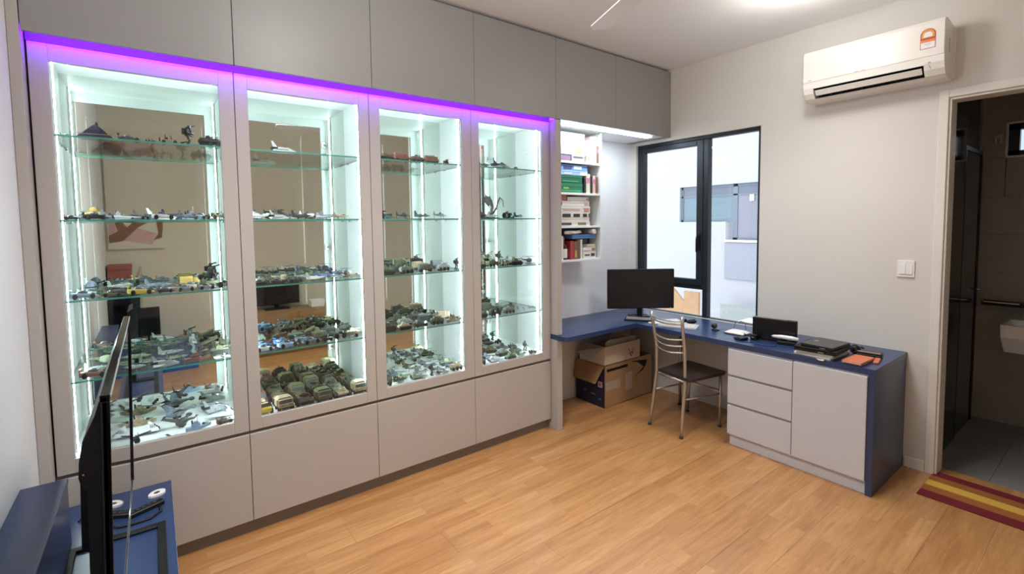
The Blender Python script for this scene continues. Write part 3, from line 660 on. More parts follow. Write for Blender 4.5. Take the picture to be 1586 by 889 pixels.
tag(part('sticky_note', MB().prism([(-.600, -1.545), (-.635, -1.575), (-.632, -1.60), (-.585, -1.585)], 'z', ZD + .0002, ZD + .001), mat('note', (.75, .68, .5), .8)), 'cream paper slip poking out under the pile of books', 'paper')
oc = mat('orange_cover', (.62, .16, .075), .5, var=.1)
stack('notebook', 'dark red notebook lying under the orange notebook', 'notebook', (-.485, -1.735, 0), .20, .105, ZD, ZD + .010, -4, mat('dark_red_cover', (.25, .04, .035), .5))
stack('notebook', 'bright orange notebook with white print on the desk end', 'notebook', (-.500, -1.738, 0), .205, .10, ZD + .0105, ZD + .022, -2, oc)
tag(lpart('ruler_case', B(-.06, .06, -.014, .014, 0, .012, .003), oc, None), 'slim orange-red case lying at the desk end', 'case'); o = bpy.data.objects['ruler_case']; o.location = (-.43, -1.815, ZD); o.rotation_euler = (0, 0, R(-80))
o.location = (-.405, -1.805, ZD); o.rotation_euler = (0, 0, R(10))
t = thing('glasses_case', 'brown and black spectacle case by the wall on the desk end', 'case', (-.29, -1.735, ZD)); oriented(t, R(-85))
lpart('bottom_shell', B(-.065, .065, -.03, .03, 0, .016, .004), blackp, t)
lpart('top_shell', B(-.065, .065, -.03, .03, .0165, .032, .006), mat('brown_leather', (.10, .05, .04), .45), t)

# ------------------------------------------------------------------ chair
t = thing('dining_chair', 'chrome dining chair with dark brown seat and curved back rails at the desk', 'chair', (-.6, -.65, 0))
ct = .0125
seat = MB()
cs = [Vector(p) for p in ((-.735, -.490), (-.795, -.800), (-.430, -.860), (-.395, -.853), (-.355, -.530), (-.37, -.497))]
seat.prism([(p.x, p.y) for p in cs], 'z', .438, .460)
so = part('seat', seat, mat('dark_seat', (.040, .026, .022), .35, var=.1), t)
postL = [(-.768, -.434, 0), (-.755, -.455, .20), (-.742, -.478, .45), (-.752, -.484, .65), (-.790, -.474, .85), (-.806, -.472, .925)]
postR = [(-.795, -.735, 0), (-.782, -.738, .20), (-.767, -.744, .43), (-.777, -.746, .65), (-.815, -.750, .85), (-.832, -.758, .92)]
for P_ in (postL, postR): part('rear_leg', MB().tube(P_, ct, 10), chrome, t)
part('front_leg', MB().tube([(-.378, -.800, 0), (-.40, -.815, .437)], .0115, 10), chrome, t)
part('front_leg', MB().tube([(-.301, -.468, 0), (-.355, -.525, .437)], .0115, 10), chrome, t)
def rail(z, sag, n=9, r=.0065):
    def at(P_, z):
        for a, b in zip(P_, P_[1:]):
            if a[2] <= z <= b[2]:
                k = (z - a[2]) / (b[2] - a[2]); return Vector(a).lerp(Vector(b), k)
        return Vector(P_[-1])
    a, b = at(postL, z), at(postR, z)
    pts = []
    for k in range(n):
        u = k / (n - 1); p = a.lerp(b, u); s_ = sag * math.sin(PI * u); p.x -= s_; p.z -= s_ * .25; pts.append(p)
    return MB().tube(pts, r, 8)
for z, sag in ((.885, .03), (.862, .03), (.745, .045), (.695, .045), (.645, .045)): part('back_rail', rail(z, sag), chrome, t)
part('seat_frame', MB().tube([(-.752, -.50, .428), (-.778, -.745, .428), (-.41, -.81, .428), (-.37, -.53, .428), (-.752, -.50, .428)], .009, 8), chrome, t)
part('stretcher', MB().tube([(-.778, -.739, .29), (-.392, -.808, .27)], .007, 8), chrome, t)
part('stretcher', MB().tube([(-.73, -.755, .42), (-.390, -.809, .30)], .007, 8), chrome, t)
part('stretcher', MB().tube([(-.750, -.463, .29), (-.333, -.503, .27)], .007, 8), chrome, t)
part('stretcher', MB().tube([(-.70, -.49, .42), (-.338, -.508, .30)], .007, 8), chrome, t)
part('stretcher', MB().tube([(-.392, -.808, .285), (-.335, -.505, .285)], .006, 8), chrome, t)
for (fx, fy) in ((-.768, -.434), (-.795, -.735), (-.378, -.800), (-.301, -.468)):
    part('foot_cap', MB().lathe([(.0145, 0), (.0145, .018), (.0125, .02)], (fx, fy, 0), 'z', 10), darkgrey, t)

# ------------------------------------------------------------------ cardboard boxes under the desk
navy_print = mat('navy_print', (.010, .013, .035), .6)
t = thing('cardboard_box', 'brown cardboard box with navy printed side on the floor under the desk', 'box', (-.5, .19, 0))
x0, x1, y0, y1, hh = -.800, -.150, .008, .355, .372
bx = MB().box(x0, x1, y0, y0 + .006, 0, hh).box(x0, x1, y1 - .006, y1, 0, hh).box(x1 - .006, x1, y0 + .006, y1 - .006, 0, hh).box(x0, x0 + .006, y0 + .006, y1 - .006, 0, hh).box(x0, x1, y0, y1, 0, .006)
part('carton', bx, card, t)
part('printed_side', MB().prism([(y0 + .002, .001), (y1 - .002, .001), (y1 - .002, .20), (y0 + .14, .215), (y0 + .002, hh - .01)], 'x', x0 - .003, x0 - .0005), navy_print, t)
part('flap', MB().loft([[(x0, y0 + .01, hh), (x0, y1, hh), (x0 + .005, y1, hh), (x0 + .005, y0 + .01, hh)], [(x0 - .062, y0 + .06, .215), (x0 - .062, y1 - .02, .215), (x0 - .056, y1 - .02, .212), (x0 - .056, y0 + .06, .212)]], smooth=False), card, t)
part('slot', B(-.775, -.50, y0 - .0015, y0 - .0003, .315, .338), blackp, t)
part('tape', MB().box(-.79, -.60, y0 - .0012, y0 - .0003, .15, .225), mat('clear_tape', (.42, .33, .26), .3), t)
part('tape', MB().box(-.53, -.44, y0 - .0012, y0 - .0003, .10, .26), mat('clear_tape', (.42, .33, .26), .3), t)
part('ribbon_shape', MB().prism([(-.47, .355), (-.36, .33), (-.27, .27), (-.40, .205), (-.28, .245), (-.235, .29), (-.225, .33), (-.37, .345)], 'y', y0 - .0016, y0 - .0003), blackp, t, 'dark ribbon shape on the right of the front')  # flat dark ribbon shape laid on the box front
part('square_mark', B(x0 - .0045, x0 - .0032, .035, .085, .175, .225), mat('mark', (.5, .4, .4), .6), t)
part('square_mark', B(x0 - .0055, x0 - .0046, .045, .075, .185, .215), mat('mark_red', (.35, .08, .08), .6), t)
for (ya, yb_, za, zb) in ((.12, .17, .09, .105), (.22, .26, .10, .115), (.05, .08, .06, .075)): part('print_mark', B(x0 - .0042, x0 - .0032, ya, yb_, za, zb), mat('mark_blue', (.10, .13, .25), .6), t)
part('front_patch', B(-.797, -.585, y0 - .0011, y0 - .0003, .004, .148), mat('patch', (.40, .235, .11), .7), t)
wb_m = mat('white_board', (.62, .54, .45), .75, var=.04)
t = thing('white_carton', 'open white carton with crumpled flaps on top of the brown box', 'box', (-.5, .19, hh + .001))
z0 = hh + .002
part('carton', MB().box(-.805, -.330, .006, .012, z0, z0 + .165).box(-.805, -.330, .30, .306, z0, z0 + .12).box(-.805, -.799, .012, .30, z0, z0 + .165).box(-.336, -.330, .012, .30, z0, z0 + .16).box(-.805, -.33, .006, .306, z0, z0 + .005), wb_m, t)
part('flap', MB().loft([[(-.805, .012, z0 + .165), (-.805, .30, z0 + .165), (-.802, .30, z0 + .168), (-.802, .012, z0 + .168)], [(-.95, .02, z0 + .08), (-.96, .20, z0 + .12), (-.958, .20, z0 + .124), (-.948, .02, z0 + .084)]], smooth=False), wb_m, t)
part('flap', MB().loft([[(-.33, .012, z0 + .13), (-.33, .30, z0 + .13), (-.333, .30, z0 + .134), (-.333, .012, z0 + .134)], [(-.15, .02, z0 + .07), (-.14, .28, z0 + .07), (-.14, .28, z0 + .075), (-.15, .02, z0 + .075)]], smooth=False), wb_m, t)
part('inner_flap', MB().prism([(-.75, z0 + .10), (-.74, z0 + .19), (-.70, z0 + .205), (-.34, z0 + .195), (-.345, z0 + .10)], 'y', .05, .056), wb_m, t)
part('inner_flap', MB().prism([(-.55, z0 + .15), (-.54, z0 + .22), (-.36, z0 + .26), (-.35, z0 + .15)], 'y', .16, .166), wb_m, t)
rp_ = MB()
for pts in (((-.49, z0 + .10), (-.475, z0 + .075), (-.455, z0 + .03), (-.44, z0 + .035)), ((-.455, z0 + .03), (-.47, z0 + .05), (-.445, z0 + .07), (-.43, z0 + .05)), ((-.42, z0 + .095), (-.43, z0 + .07), (-.44, z0 + .05))):
    rp_.tube([(x, .0048, z) for x, z in pts], .004, 6)
part('red_print', rp_, mat('mark_red', (.35, .08, .08), .6), t, 'dark red sketched mark printed on the front')
part('paper_label', B(-.795, -.66, .0042, .0056, z0 + .02, z0 + .085), mat('paper_tan', (.70, .58, .44), .7), t)

# ------------------------------------------------------------------ air conditioner
AY0, AY1 = -2.018, -1.278
t = thing('air_conditioner', 'white wall-mounted split air conditioner above the bathroom door', 'air conditioner', (0, -1.65, 2.43))
acw = mat('ac_white', (.82, .78, .72), .3, var=.01)
prof = [(0, 2.742), (-.15, 2.762), (-.198, 2.755), (-.207, 2.735), (-.2075, 2.552), (-.203, 2.515), (-.19, 2.478), (-.165, 2.447), (-.12, 2.432), (0, 2.430)]
notch = [(0, 2.742), (-.15, 2.762), (-.198, 2.755), (-.207, 2.735), (-.2075, 2.552), (-.2015, 2.508), (-.10, 2.505), (-.08, 2.46), (-.162, 2.4455), (-.12, 2.432), (0, 2.430)]
part('shell', MB().prism(prof, 'y', AY0, -1.925).prism(notch, 'y', -1.925, -1.338).prism(prof, 'y', -1.338, AY1), acw, t)
part('front_panel', MB().prism([(-.200, 2.7575), (-.2105, 2.737), (-.2108, 2.5545), (-.208, 2.5545), (-.208, 2.735), (-.199, 2.754)], 'y', AY0 + .002, AY1 - .002), acw, t)
part('vent', MB().prism([(-.198, 2.507), (-.101, 2.504), (-.081, 2.461), (-.160, 2.447), (-.10, 2.462), (-.11, 2.495)], 'y', -1.924, -1.339), blackp, t)
part('louver', MB().prism([(-.197, 2.492), (-.190, 2.496), (-.168, 2.466), (-.174, 2.462)], 'y', -1.915, -1.348), acw, t)
for k in range(10):
    yy = -1.90 + k * .06; part('vane', MB().prism([(-.15, 2.50), (-.11, 2.50), (-.10, 2.465), (-.14, 2.46)], 'y', yy, yy + .002), darkgrey, t)
part('back_plate', B(-.012, -.0005, AY0 - .012, AY1 + .004, 2.44, 2.735), whitep, t)
part('sensor_mark', MB().box(-.2115, -.2108, -1.60, -1.58, 2.556, 2.560).box(-.2115, -.2108, -1.64, -1.62, 2.556, 2.560).box(-.2115, -.2108, -1.33, -1.31, 2.563, 2.567), mat('ac_grey', (.4, .38, .36), .5), t)
part('side_print', B(-.11, -.095, AY0 - .0008, AY0 + .0005, 2.58, 2.66), mat('ac_grey', (.4, .38, .36), .5), t)
part('indicator_mark', MB().tube([(-.2005, -1.945, 2.515), (-.1995, -1.950, 2.50), (-.194, -1.955, 2.485)], .0012, 5).box(-.2045, -.2035, -1.958, -1.945, 2.515, 2.522), mat('ac_grey', (.4, .38, .36), .5), t)
lx = -.2112
def arch(y0, y1, z0, z1, n=8):
    c, r = (y0 + y1) / 2, (y1 - y0) / 2
    return [(y0, z0), (y1, z0)] + [(c + r * math.cos(a), z1 - r + r * math.sin(a)) for a in [PI * k / n for k in range(n + 1)]]
el = part('energy_label', MB().prism(arch(-1.978, -1.908, 2.598, 2.712), 'x', lx - .0006, lx), mat('lab_red', (.50, .03, .02), .4), t, 'red and orange arched energy rating sticker')
part('label_arc', MB().prism(arch(-1.972, -1.914, 2.66, 2.707), 'x', lx - .0010, lx - .0006), mat('lab_yellow', (.70, .36, .05), .4), el)
part('label_dial', MB().prism(arch(-1.963, -1.923, 2.664, 2.694), 'x', lx - .0014, lx - .0010), whitep, el)
part('label_band', B(lx - .0010, lx - .0006, -1.976, -1.910, 2.636, 2.650), mat('lab_orange', (.75, .22, .03), .4), el)
part('label_field', B(lx - .0010, lx - .0006, -1.975, -1.911, 2.601, 2.635), whitep, el)
part('label_lines', MB().box(lx - .0014, lx - .0010, -1.958, -1.925, 2.626, 2.628).box(lx - .0014, lx - .0010, -1.954, -1.929, 2.619, 2.621), mat('ac_grey', (.4, .38, .36), .5), el)
part('label_script', MB().box(lx - .0014, lx - .0010, -1.962, -1.924, 2.654, 2.657).box(lx - .0014, lx - .0010, -1.953, -1.933, 2.697, 2.700), mat('lab_red', (.50, .03, .02), .4), el)

# ------------------------------------------------------------------ switch, rug, fan, ceiling lamps
t = thing('light_switch', 'white double light switch on the wall left of the bathroom door', 'switch', (0, -1.832, 1.288))
part('plate', B(-.009, -.0005, -1.877, -1.788, 1.236, 1.342, .002), whitep, t)
for k in range(2):
    y0 = -1.832 + .0006 if k else -1.866
    part('rocker', MB().prism([(-.010, 1.257), (-.014, 1.257), (-.0105, 1.320), (-.009, 1.320)], 'y', y0, y0 + .0328), whitep, t)
rg = MB().box(-.20, .20, -.42, .42, .0005, .007, .002)
o = lpart('striped_rug', rg, stripe_mat(), None); tag(o, 'flat rug with dark red, brown and yellow stripes before the bathroom door', 'rug')
o.location = (-.157, -2.423, 0)
t = thing('ceiling_fan', 'white ceiling fan with its blade tip showing at the top', 'fan', (-2.22, -1.59, ZC))
fanm = mat('fan_white', (.93, .93, .95), .4, var=.01)
hub = Vector((-2.22, -1.59, 2.60))
part('rod', MB().tube([(hub.x, hub.y, ZC), (hub.x, hub.y, 2.65)], .014, 10), fanm, t)
part('canopy', MB().lathe([(.06, 0), (.06, -.02), (.03, -.06), (.014, -.07)], (hub.x, hub.y, ZC), 'z', 16), fanm, t)
part('motor_housing', MB().lathe([(.02, .06), (.09, .045), (.105, .0), (.09, -.04), (.03, -.055), (.001, -.056)], hub, 'z', 18), fanm, t)
ang0 = math.atan2(-1.06 + 1.59, -2.005 + 2.22)
for k in range(3):
    a = ang0 + k * 2 * PI / 3
    bl = MB(); L0, L1 = .09, .625
    prof_ = [(L0, -.03, .004), (L0 + .08, -.05, .010), (L1 - .05, -.066, .012), (L1 - .005, -.05, .010), (L1, .03, -.004), (L1 - .06, .068, -.012), (L0 + .08, .055, -.010), (L0, .03, -.004)]
    top = [Vector((p[0], p[1], p[2] + .003)) for p in prof_]; bot = [Vector((p[0], p[1], p[2] - .003)) for p in prof_]
    rm = Matrix.Translation(hub) @ Matrix.Rotation(a, 4, 'Z')
    bl.loft([[rm @ v for v in bot], [rm @ v for v in top]], smooth=False)
    part('blade', bl, fanm, t)
lampw = emat('lamp_glow', LAMP_COL, 2.5)
for k, (lx_, ly_, pw_, sp_) in enumerate(LAMPS):
    t = thing('ceiling_lamp', ['round flush ceiling lamp near the air conditioner', 'added unseen round ceiling lamp above the television side'][k], 'lamp', (lx_, ly_, ZC))  # lamp on the television side is unseen, added to brighten that half
    part('base', MB().lathe([(.15, -.002), (.155, -.03), (.14, -.032)], (lx_, ly_, ZC), 'z', 24), whitep, t)
    part('diffuser', MB().lathe([(.14, -.033), (.13, -.05), (.08, -.062), (.001, -.066)], (lx_, ly_, ZC), 'z', 24), lampw, t)
    pl = bpy.data.lights.new('lamp_fill', 'POINT'); pl.energy = pw_; pl.color = LAMP_COL; pl.shadow_soft_size = .10  # point light added below the lamp body to brighten the ceiling
    po = bpy.data.objects.new('lamp_fill', pl); C.objects.link(po); po.location = (lx_, ly_, ZC - .16)
    sl = bpy.data.lights.new('lamp_downlight', 'SPOT'); sl.energy = sp_; sl.color = LAMP_COL; sl.shadow_soft_size = .34
    sl.spot_size = R(140); sl.spot_blend = 1.0
    so_ = bpy.data.objects.new('lamp_downlight', sl); C.objects.link(so_); so_.location = (lx_, ly_, ZC - .10)

# ------------------------------------------------------------------ TV console, ledge, TV (left foreground)
t = thing('tv_console', 'low navy blue television console along the left wall', 'console', (-4.06, -1.2, 0))
part('top', B(XL + .001, -3.845, -2.30, -.085, .425, .45, .001), navy, t)
part('body', B(XL + .001, -3.860, -2.29, -.095, .06, .4245), navy, t)
part('plinth', B(XL + .001, -3.90, -2.26, -.12, 0, .0595), lam_d, t)
part('edge_band', B(-3.8452, -3.8442, -2.30, -.085, .426, .449), mat('edge_band', (.20, .22, .30), .4), t)
for k in range(3):
    part('drawer', B(-3.8595, -3.846, -2.285 + k * .73, -1.565 + k * .73, .07, .418, .001), navy, t)
t = thing('wall_ledge_box', 'navy blue boxed ledge standing on the console against the left wall', 'ledge', (-4.21, -1.2, .45))
part('top', B(XL + .001, -4.150, -2.30, -.405, .682, .70, .001), navy, t)
part('front_panel', B(-4.168, -4.152, -2.29, -.407, .4505, .6815), navy, t)
part('end_panel', B(XL + .001, -4.168, -.425, -.407, .4505, .6815), navy, t)
# television: local frame, y along the screen, z up from console top
t = thing('television', 'black flat television seen edge-on standing on the console', 'television', (-3.972, -1.02, .45))
t.rotation_euler = (0, R(1.75), 0)
hw, zb, zt = .52, .222, .838
lpart('panel_back', MB().box(-.0125, -.002, -hw, hw, zb, zt - .004, .002), blackp, t)
lpart('bezel', MB().box(-.014, .002, -hw, hw, zt - .014, zt, .001).box(-.010, .006, hw - .009, hw, zb, zt - .014, .001).box(-.010, .002, -hw, -hw + .008, zb, zt - .014, .001).box(-.010, .002, -hw + .008, hw - .008, zb, zb + .010, .001), blackg, t)
lpart('screen', B(-.0015, .0012, -hw + .006, hw - .006, zb + .010, zt - .012), mat('tv_screen', (.004, .004, .005), .03, spec=.9), t)
lpart('trim_strip', MB().box(.0022, .004, -hw, hw, zt - .006, zt - .001).box(.0022, .004, -hw, hw, zb, zb + .004), steel, t)
# rear housing: thin at the upper edge, bulging below it, stepping back under the bulge
lpart('rear_housing', MB().prism([(-.013, zt - .006), (-.022, zt - .04), (-.040, zt - .085), (-.046, zt - .125), (-.047, zt - .155), (-.044, zt - .170), (-.034, zt - .182), (-.034, zb + .01), (-.013, zb + .002)], 'y', -hw + .004, hw - .004), blackp, t)
lpart('mount_block', MB().prism([(-.034, zt - .25), (-.075, zt - .28), (-.075, zt - .46), (-.034, zt - .49)], 'y', -.2, .2), blackp, t)
lpart('neck', MB().box(-.060, -.0345, -.06, .06, .012, .36, .004), blackp, t)
lpart('stand_loop', MB().box(.074, .100, -.58, .56, .001, .010, .002).box(-.165, .074, .53, .56, .001, .010, .002).box(-.165, .074, -.58, -.55, .001, .010, .002).box(-.185, -.160, -.58, .56, .001, .010, .002)
      .box(-.16, .074, -.04, .04, .001, .010, .002), blackp, t)
# keep the stand flat on the console: it is tilted back by the same angle
bpy.data.objects['stand_loop'].rotation_euler = (0, -R(1.75), 0)
lpart('status_light', MB().lathe([(.0015, 0), (.0015, -.001), (.0005, -.001)], (-.040, -hw + .004, zt - .150), 'y', 8), steel, t)
def pick(name, lab, c, rz):
    t = thing(name, lab, 'disc', (c[0], c[1], .45), None); oriented(t, R(rz))
    pts = []
    for k in range(18):
        a = 2 * PI * k / 18; r = .030 * (1 + .25 * max(0, math.cos(a)) ** 3); pts.append((r * math.cos(a), .026 * math.sin(a)))
    lpart('shell', MB().prism(pts, 'z', .0003, .009), whitep, t)
    lpart('print', MB().prism([(p[0] * .38 + .002, p[1] * .42) for p in pts][::3], 'z', .009, .0094), darkgrey, t)
pick('white_tag', 'white rounded tag with dark print near the console corner', (-3.896, -.192), 215)
pick('white_tag', 'white rounded tag half hidden behind the television edge', (-4.050, -.192), 200)
t = thing('remote_control', 'slim black remote control lying on the console behind the screen', 'remote', (-3.965, -.325, .45)); oriented(t, R(24))
lpart('body', B(-.095, .095, -.018, .018, .0005, .018, .003), blackp, t)
for k in range(8): lpart('button', B(-.08 + k * .02, -.07 + k * .02, -.006, .006, .018, .0195), darkgrey, t)
tag(part('cable', MB().tube([(-3.89, -.32, .454), (-3.885, -.36, .454), (-3.92, -.40, .454), (-3.98, -.405, .454), (-4.04, -.385, .454), (-4.07, -.36, .454)], .005, 6), blackp), 'black cable looped beside the remote on the console', 'cable')
tag(part('cable', MB().tube([(-4.148, -.25, .454), (-4.125, -.19, .454), (-4.12, -.14, .454)], .003, 6), blackp), 'thin black cable running to the rear of the console', 'cable')

# ------------------------------------------------------------------ back of the room, seen only in the cabinet mirrors
t = thing('abstract_painting', 'framed abstract painting of brown curving shapes, reflected in the leftmost cabinet', 'painting', (-4.0, YB, 2.0))
part('canvas', B(-4.25, -3.74, YB + .001, YB + .03, 1.38, 2.62), mat('canvas', (.60, .53, .44), .8), t)
brn = mat('paint_brown', (.22, .11, .06), .8, var=.3, scale=14); pk = mat('paint_pink', (.55, .33, .32), .8, var=.2); rdb = mat('paint_redbrown', (.26, .07, .05), .8, var=.3)
part('pink_shape', MB().prism([(-4.24, 1.50), (-3.86, 1.42), (-3.82, 1.55), (-4.0, 1.62), (-4.24, 1.70)], 'y', YB + .0302, YB + .032), pk, t)
part('brown_shape', MB().prism([(-4.24, 1.45), (-4.12, 1.47), (-3.98, 1.62), (-3.82, 1.72), (-3.80, 1.55), (-3.85, 1.47), (-3.77, 1.50), (-3.755, 1.62), (-3.76, 1.78), (-3.95, 1.76), (-4.08, 1.62), (-4.15, 1.74), (-4.2, 1.74), (-4.16, 1.58), (-4.24, 1.53)], 'y', YB + .0322, YB + .034), brn, t)
part('upper_shape', MB().prism([(-4.24, 2.40), (-4.1, 2.44), (-4.04, 2.56), (-4.18, 2.58), (-4.24, 2.52)], 'y', YB + .0302, YB + .032), rdb, t)
part('upper_shape', MB().prism([(-3.98, 2.47), (-3.86, 2.42), (-3.80, 2.45), (-3.80, 2.60), (-3.84, 2.52), (-3.96, 2.50)], 'y', YB + .0302, YB + .032), brn, t)
t = thing('red_shelf_box', 'dark red box on a tall black cabinet, reflected in the leftmost mirror', 'box', (-4.15, -3.2, 1.0))
part('box', B(-4.26, -4.06, -3.33, -3.12, .962, 1.16, .003), rdb, t)
part('lid', B(-4.264, -4.056, -3.334, -3.116, 1.161, 1.215, .003), rdb, t)
t = thing('tall_black_cabinet', 'tall narrow black cabinet against the back wall, reflected in the mirror', 'cabinet', (-4.15, -3.2, 0))
part('body', B(-4.27, -4.055, -3.34, -3.10, 0, .96, .003), blackp, t)
part('door', B(-4.265, -4.06, -3.0985, -3.085, .05, .95, .002), blackg, t)
t = thing('spare_monitor', 'small black monitor on the blue chest, reflected in the leftmost mirror', 'monitor', (-3.94, -3.2, .36))
part('housing', B(-4.05, -3.83, -3.19, -3.165, .40, .72, .003), blackp, t)
part('screen', B(-4.04, -3.84, -3.1645, -3.163, .41, .71), blackg, t)
part('foot', MB().box(-3.97, -3.91, -3.25, -3.12, .332, .34).box(-3.95, -3.93, -3.20, -3.185, .34, .45), blackp, t)
t = thing('blue_storage_bin', 'bright blue plastic storage bin by the back wall, reflected in the mirror', 'bin', (-3.7, -3.1, 0))
blp = mat('blue_plastic', (.03, .11, .42), .4)
part('tub', MB().loft([rect(-4.03, -3.50, -3.28, -2.95, .002), rect(-4.05, -3.48, -3.30, -2.93, .32), rect(-4.03, -3.50, -3.28, -2.95, .32), rect(-4.02, -3.51, -3.27, -2.96, .02)], smooth=False), blp, t)
part('lid', B(-4.055, -3.475, -3.305, -2.925, .321, .331, .002), blp, t)
t = thing('drawer_chest', 'light wooden chest of drawers at the back wall, reflected in the second mirror', 'chest', (-2.4, -3.15, 0))
part('body', B(-2.90, -1.90, -3.34, -2.96, .0, .54, .002), wood, t)
for i in range(2):
    for k in range(2):
        d = part('drawer', B(-2.88 + i * .485, -2.415 + i * .485, -2.9595, -2.945, .03 + k * .25, .27 + k * .25, .002), wood, t)
        part('knob', MB().lathe([(.006, 0), (.014, .012), (.014, .02), (.001, .024)], (-2.65 + i * .485, -2.945, .15 + k * .25), 'y', 10), steel, d)
t = thing('black_television', 'dark television on the wooden chest, reflected in the second mirror', 'television', (-2.6, -3.2, .54))
part('housing', B(-2.88, -2.33, -3.24, -3.20, .60, .92, .004), blackp, t)
part('screen', B(-2.87, -2.34, -3.1998, -3.198, .61, .91), blackg, t)
part('foot', MB().box(-2.75, -2.46, -3.28, -3.14, .5405, .552).box(-2.63, -2.58, -3.235, -3.215, .552, .62), blackp, t)
t = thing('white_box', 'small white box on the wooden chest, reflected in the second mirror', 'box', (-2.12, -3.1, .54))
part('box', B(-2.22, -2.05, -3.2, -3.05, .541, .60, .002), whitep, t)
part('lid', B(-2.223, -2.047, -3.203, -3.047, .601, .63, .002), whitep, t)

# ------------------------------------------------------------------ model vehicles: one prototype per kind, copied
COL = {}
def colour(nm, m): COL[nm] = m
colour('black', mat('toy_black', (.014, .014, .016), .3)); colour('charcoal', mat('toy_charcoal', (.045, .047, .05), .5))
colour('dark brown', mat('toy_dkbrown', (.055, .035, .03), .5)); colour('brown', mat('toy_brown', (.13, .075, .05), .55)); colour('rust brown', mat('toy_rust', (.22, .10, .07), .55))
colour('tan', camo('toy_tan', (.36, .29, .19), (.26, .20, .13))); colour('sand', camo('toy_sand', (.48, .42, .28), (.36, .31, .20)))
colour('olive', camo('toy_olive', (.105, .115, .055), (.075, .085, .04))); colour('dark green', camo('toy_dkgreen', (.040, .055, .034), (.028, .04, .026)))
colour('camouflage green', camo('toy_camo', (.12, .15, .09), (.05, .06, .045), (.20, .19, .12)))
colour('pale green', camo('toy_palegreen', (.27, .32, .22), (.18, .23, .15))); colour('green-grey', camo('toy_greengrey', (.22, .25, .22), (.15, .18, .16)))
colour('grey', camo('toy_grey', (.26, .28, .30), (.20, .22, .24))); colour('pale grey', camo('toy_palegrey', (.48, .51, .53), (.40, .43, .45)))
colour('white', mat('toy_white', (.74, .75, .76), .4)); colour('blue-grey', camo('toy_bluegrey', (.16, .20, .245), (.10, .13, .165)))
colour('blue', mat('toy_blue', (.05, .14, .38), .35)); colour('light blue', mat('toy_ltblue', (.30, .42, .58), .4)); colour('navy', mat('toy_navy', (.02, .035, .09), .4))
colour('yellow', mat('toy_yellow', (.58, .40, .05), .35)); colour('gold', mat('toy_gold', (.42, .28, .08), .4)); colour('orange', mat('toy_orange', (.55, .20, .05), .4))
DARK = mat('toy_rubber', (.016, .016, .015), .7); GLS = mat('toy_canopy', (.05, .07, .09), .1, spec=.8); MET = mat('toy_metal', (.30, .30, .29), .4, metal=.6)
ROLE = {'main': None, 'dark': DARK, 'glass': GLS, 'metal': MET}

def wheel(x, y, r, w): return MB().lathe([(r * .5, -w/2), (r, -w/2), (r, w/2), (r * .5, w/2), (.001, w/2)], (x, y, r), 'y', 10)
def K_tank():
    yield 'hull', MB().prism([(-.050, .014), (.044, .014), (.052, .022), (.040, .028), (-.046, .028), (-.052, .022)], 'y', -.019, .019), 'main'
    for s in (-1, 1):
        tr = [(-.050, .012), (-.042, .001), (.040, .001), (.052, .012), (.050, .019), (-.046, .021)]
        yield 'track', MB().prism(tr, 'y', s * .0195, s * .029), 'dark'
    yield 'turret', MB().loft([[(-.024, -.017, .028), (.020, -.013, .028), (.020, .013, .028), (-.024, .017, .028)], [(-.020, -.013, .042), (.010, -.009, .041), (.010, .009, .041), (-.020, .013, .042)]], smooth=False), 'main'
    yield 'gun_barrel', MB().tube([(.012, 0, .035), (.066, 0, .037)], .0026, 6), 'main'
    yield 'hatch', MB().lathe([(.006, 0), (.006, .004), (.001, .005)], (-.008, .005, .0415), 'z', 8), 'main'
def K_truck():
    yield 'chassis', MB().box(-.052, .052, -.012, .012, .010, .016), 'dark'
    yield 'cab', MB().prism([(.020, .016), (.054, .016), (.054, .028), (.046, .030), (.040, .044), (.020, .044)], 'y', -.019, .019), 'main'
    yield 'windscreen', MB().prism([(.0465, .031), (.0475, .031), (.0415, .0425), (.0405, .0425)], 'y', -.016, .016), 'glass'
    yield 'cargo_cover', MB().prism([(-.021, .016), (.021, .016), (.021, .042), (.014, .050), (-.014, .050), (-.021, .042)], 'x', -.054, .017), 'main'
    for x in (-.036, .036):
        for s in (-1, 1): yield 'wheel', wheel(x, s * .017, .0105, .008), 'dark'
def K_jeep():
    yield 'body', MB().prism([(-.040, .010), (.040, .010), (.042, .024), (.014, .027), (.010, .022), (-.026, .022), (-.030, .029), (-.041, .029)], 'y', -.017, .017), 'main'
    yield 'windscreen', MB().prism([(.010, .026), (.014, .026), (.008, .040), (.005, .040)], 'y', -.016, .016), 'glass'
    yield 'roll_bar', MB().tube([(-.018, -.015, .023), (-.018, -.014, .042), (-.018, .014, .042), (-.018, .015, .023)], .0016, 6), 'dark'
    yield 'seat', MB().box(-.016, -.006, -.012, .012, .022, .031, .001), 'dark'
    yield 'spare_wheel', MB().lathe([(.009, 0), (.009, -.005), (.001, -.006)], (-.041, 0, .022), 'x', 10), 'dark'
    for x in (-.026, .027):
        for s in (-1, 1): yield 'wheel', wheel(x, s * .017, .010, .008), 'dark'
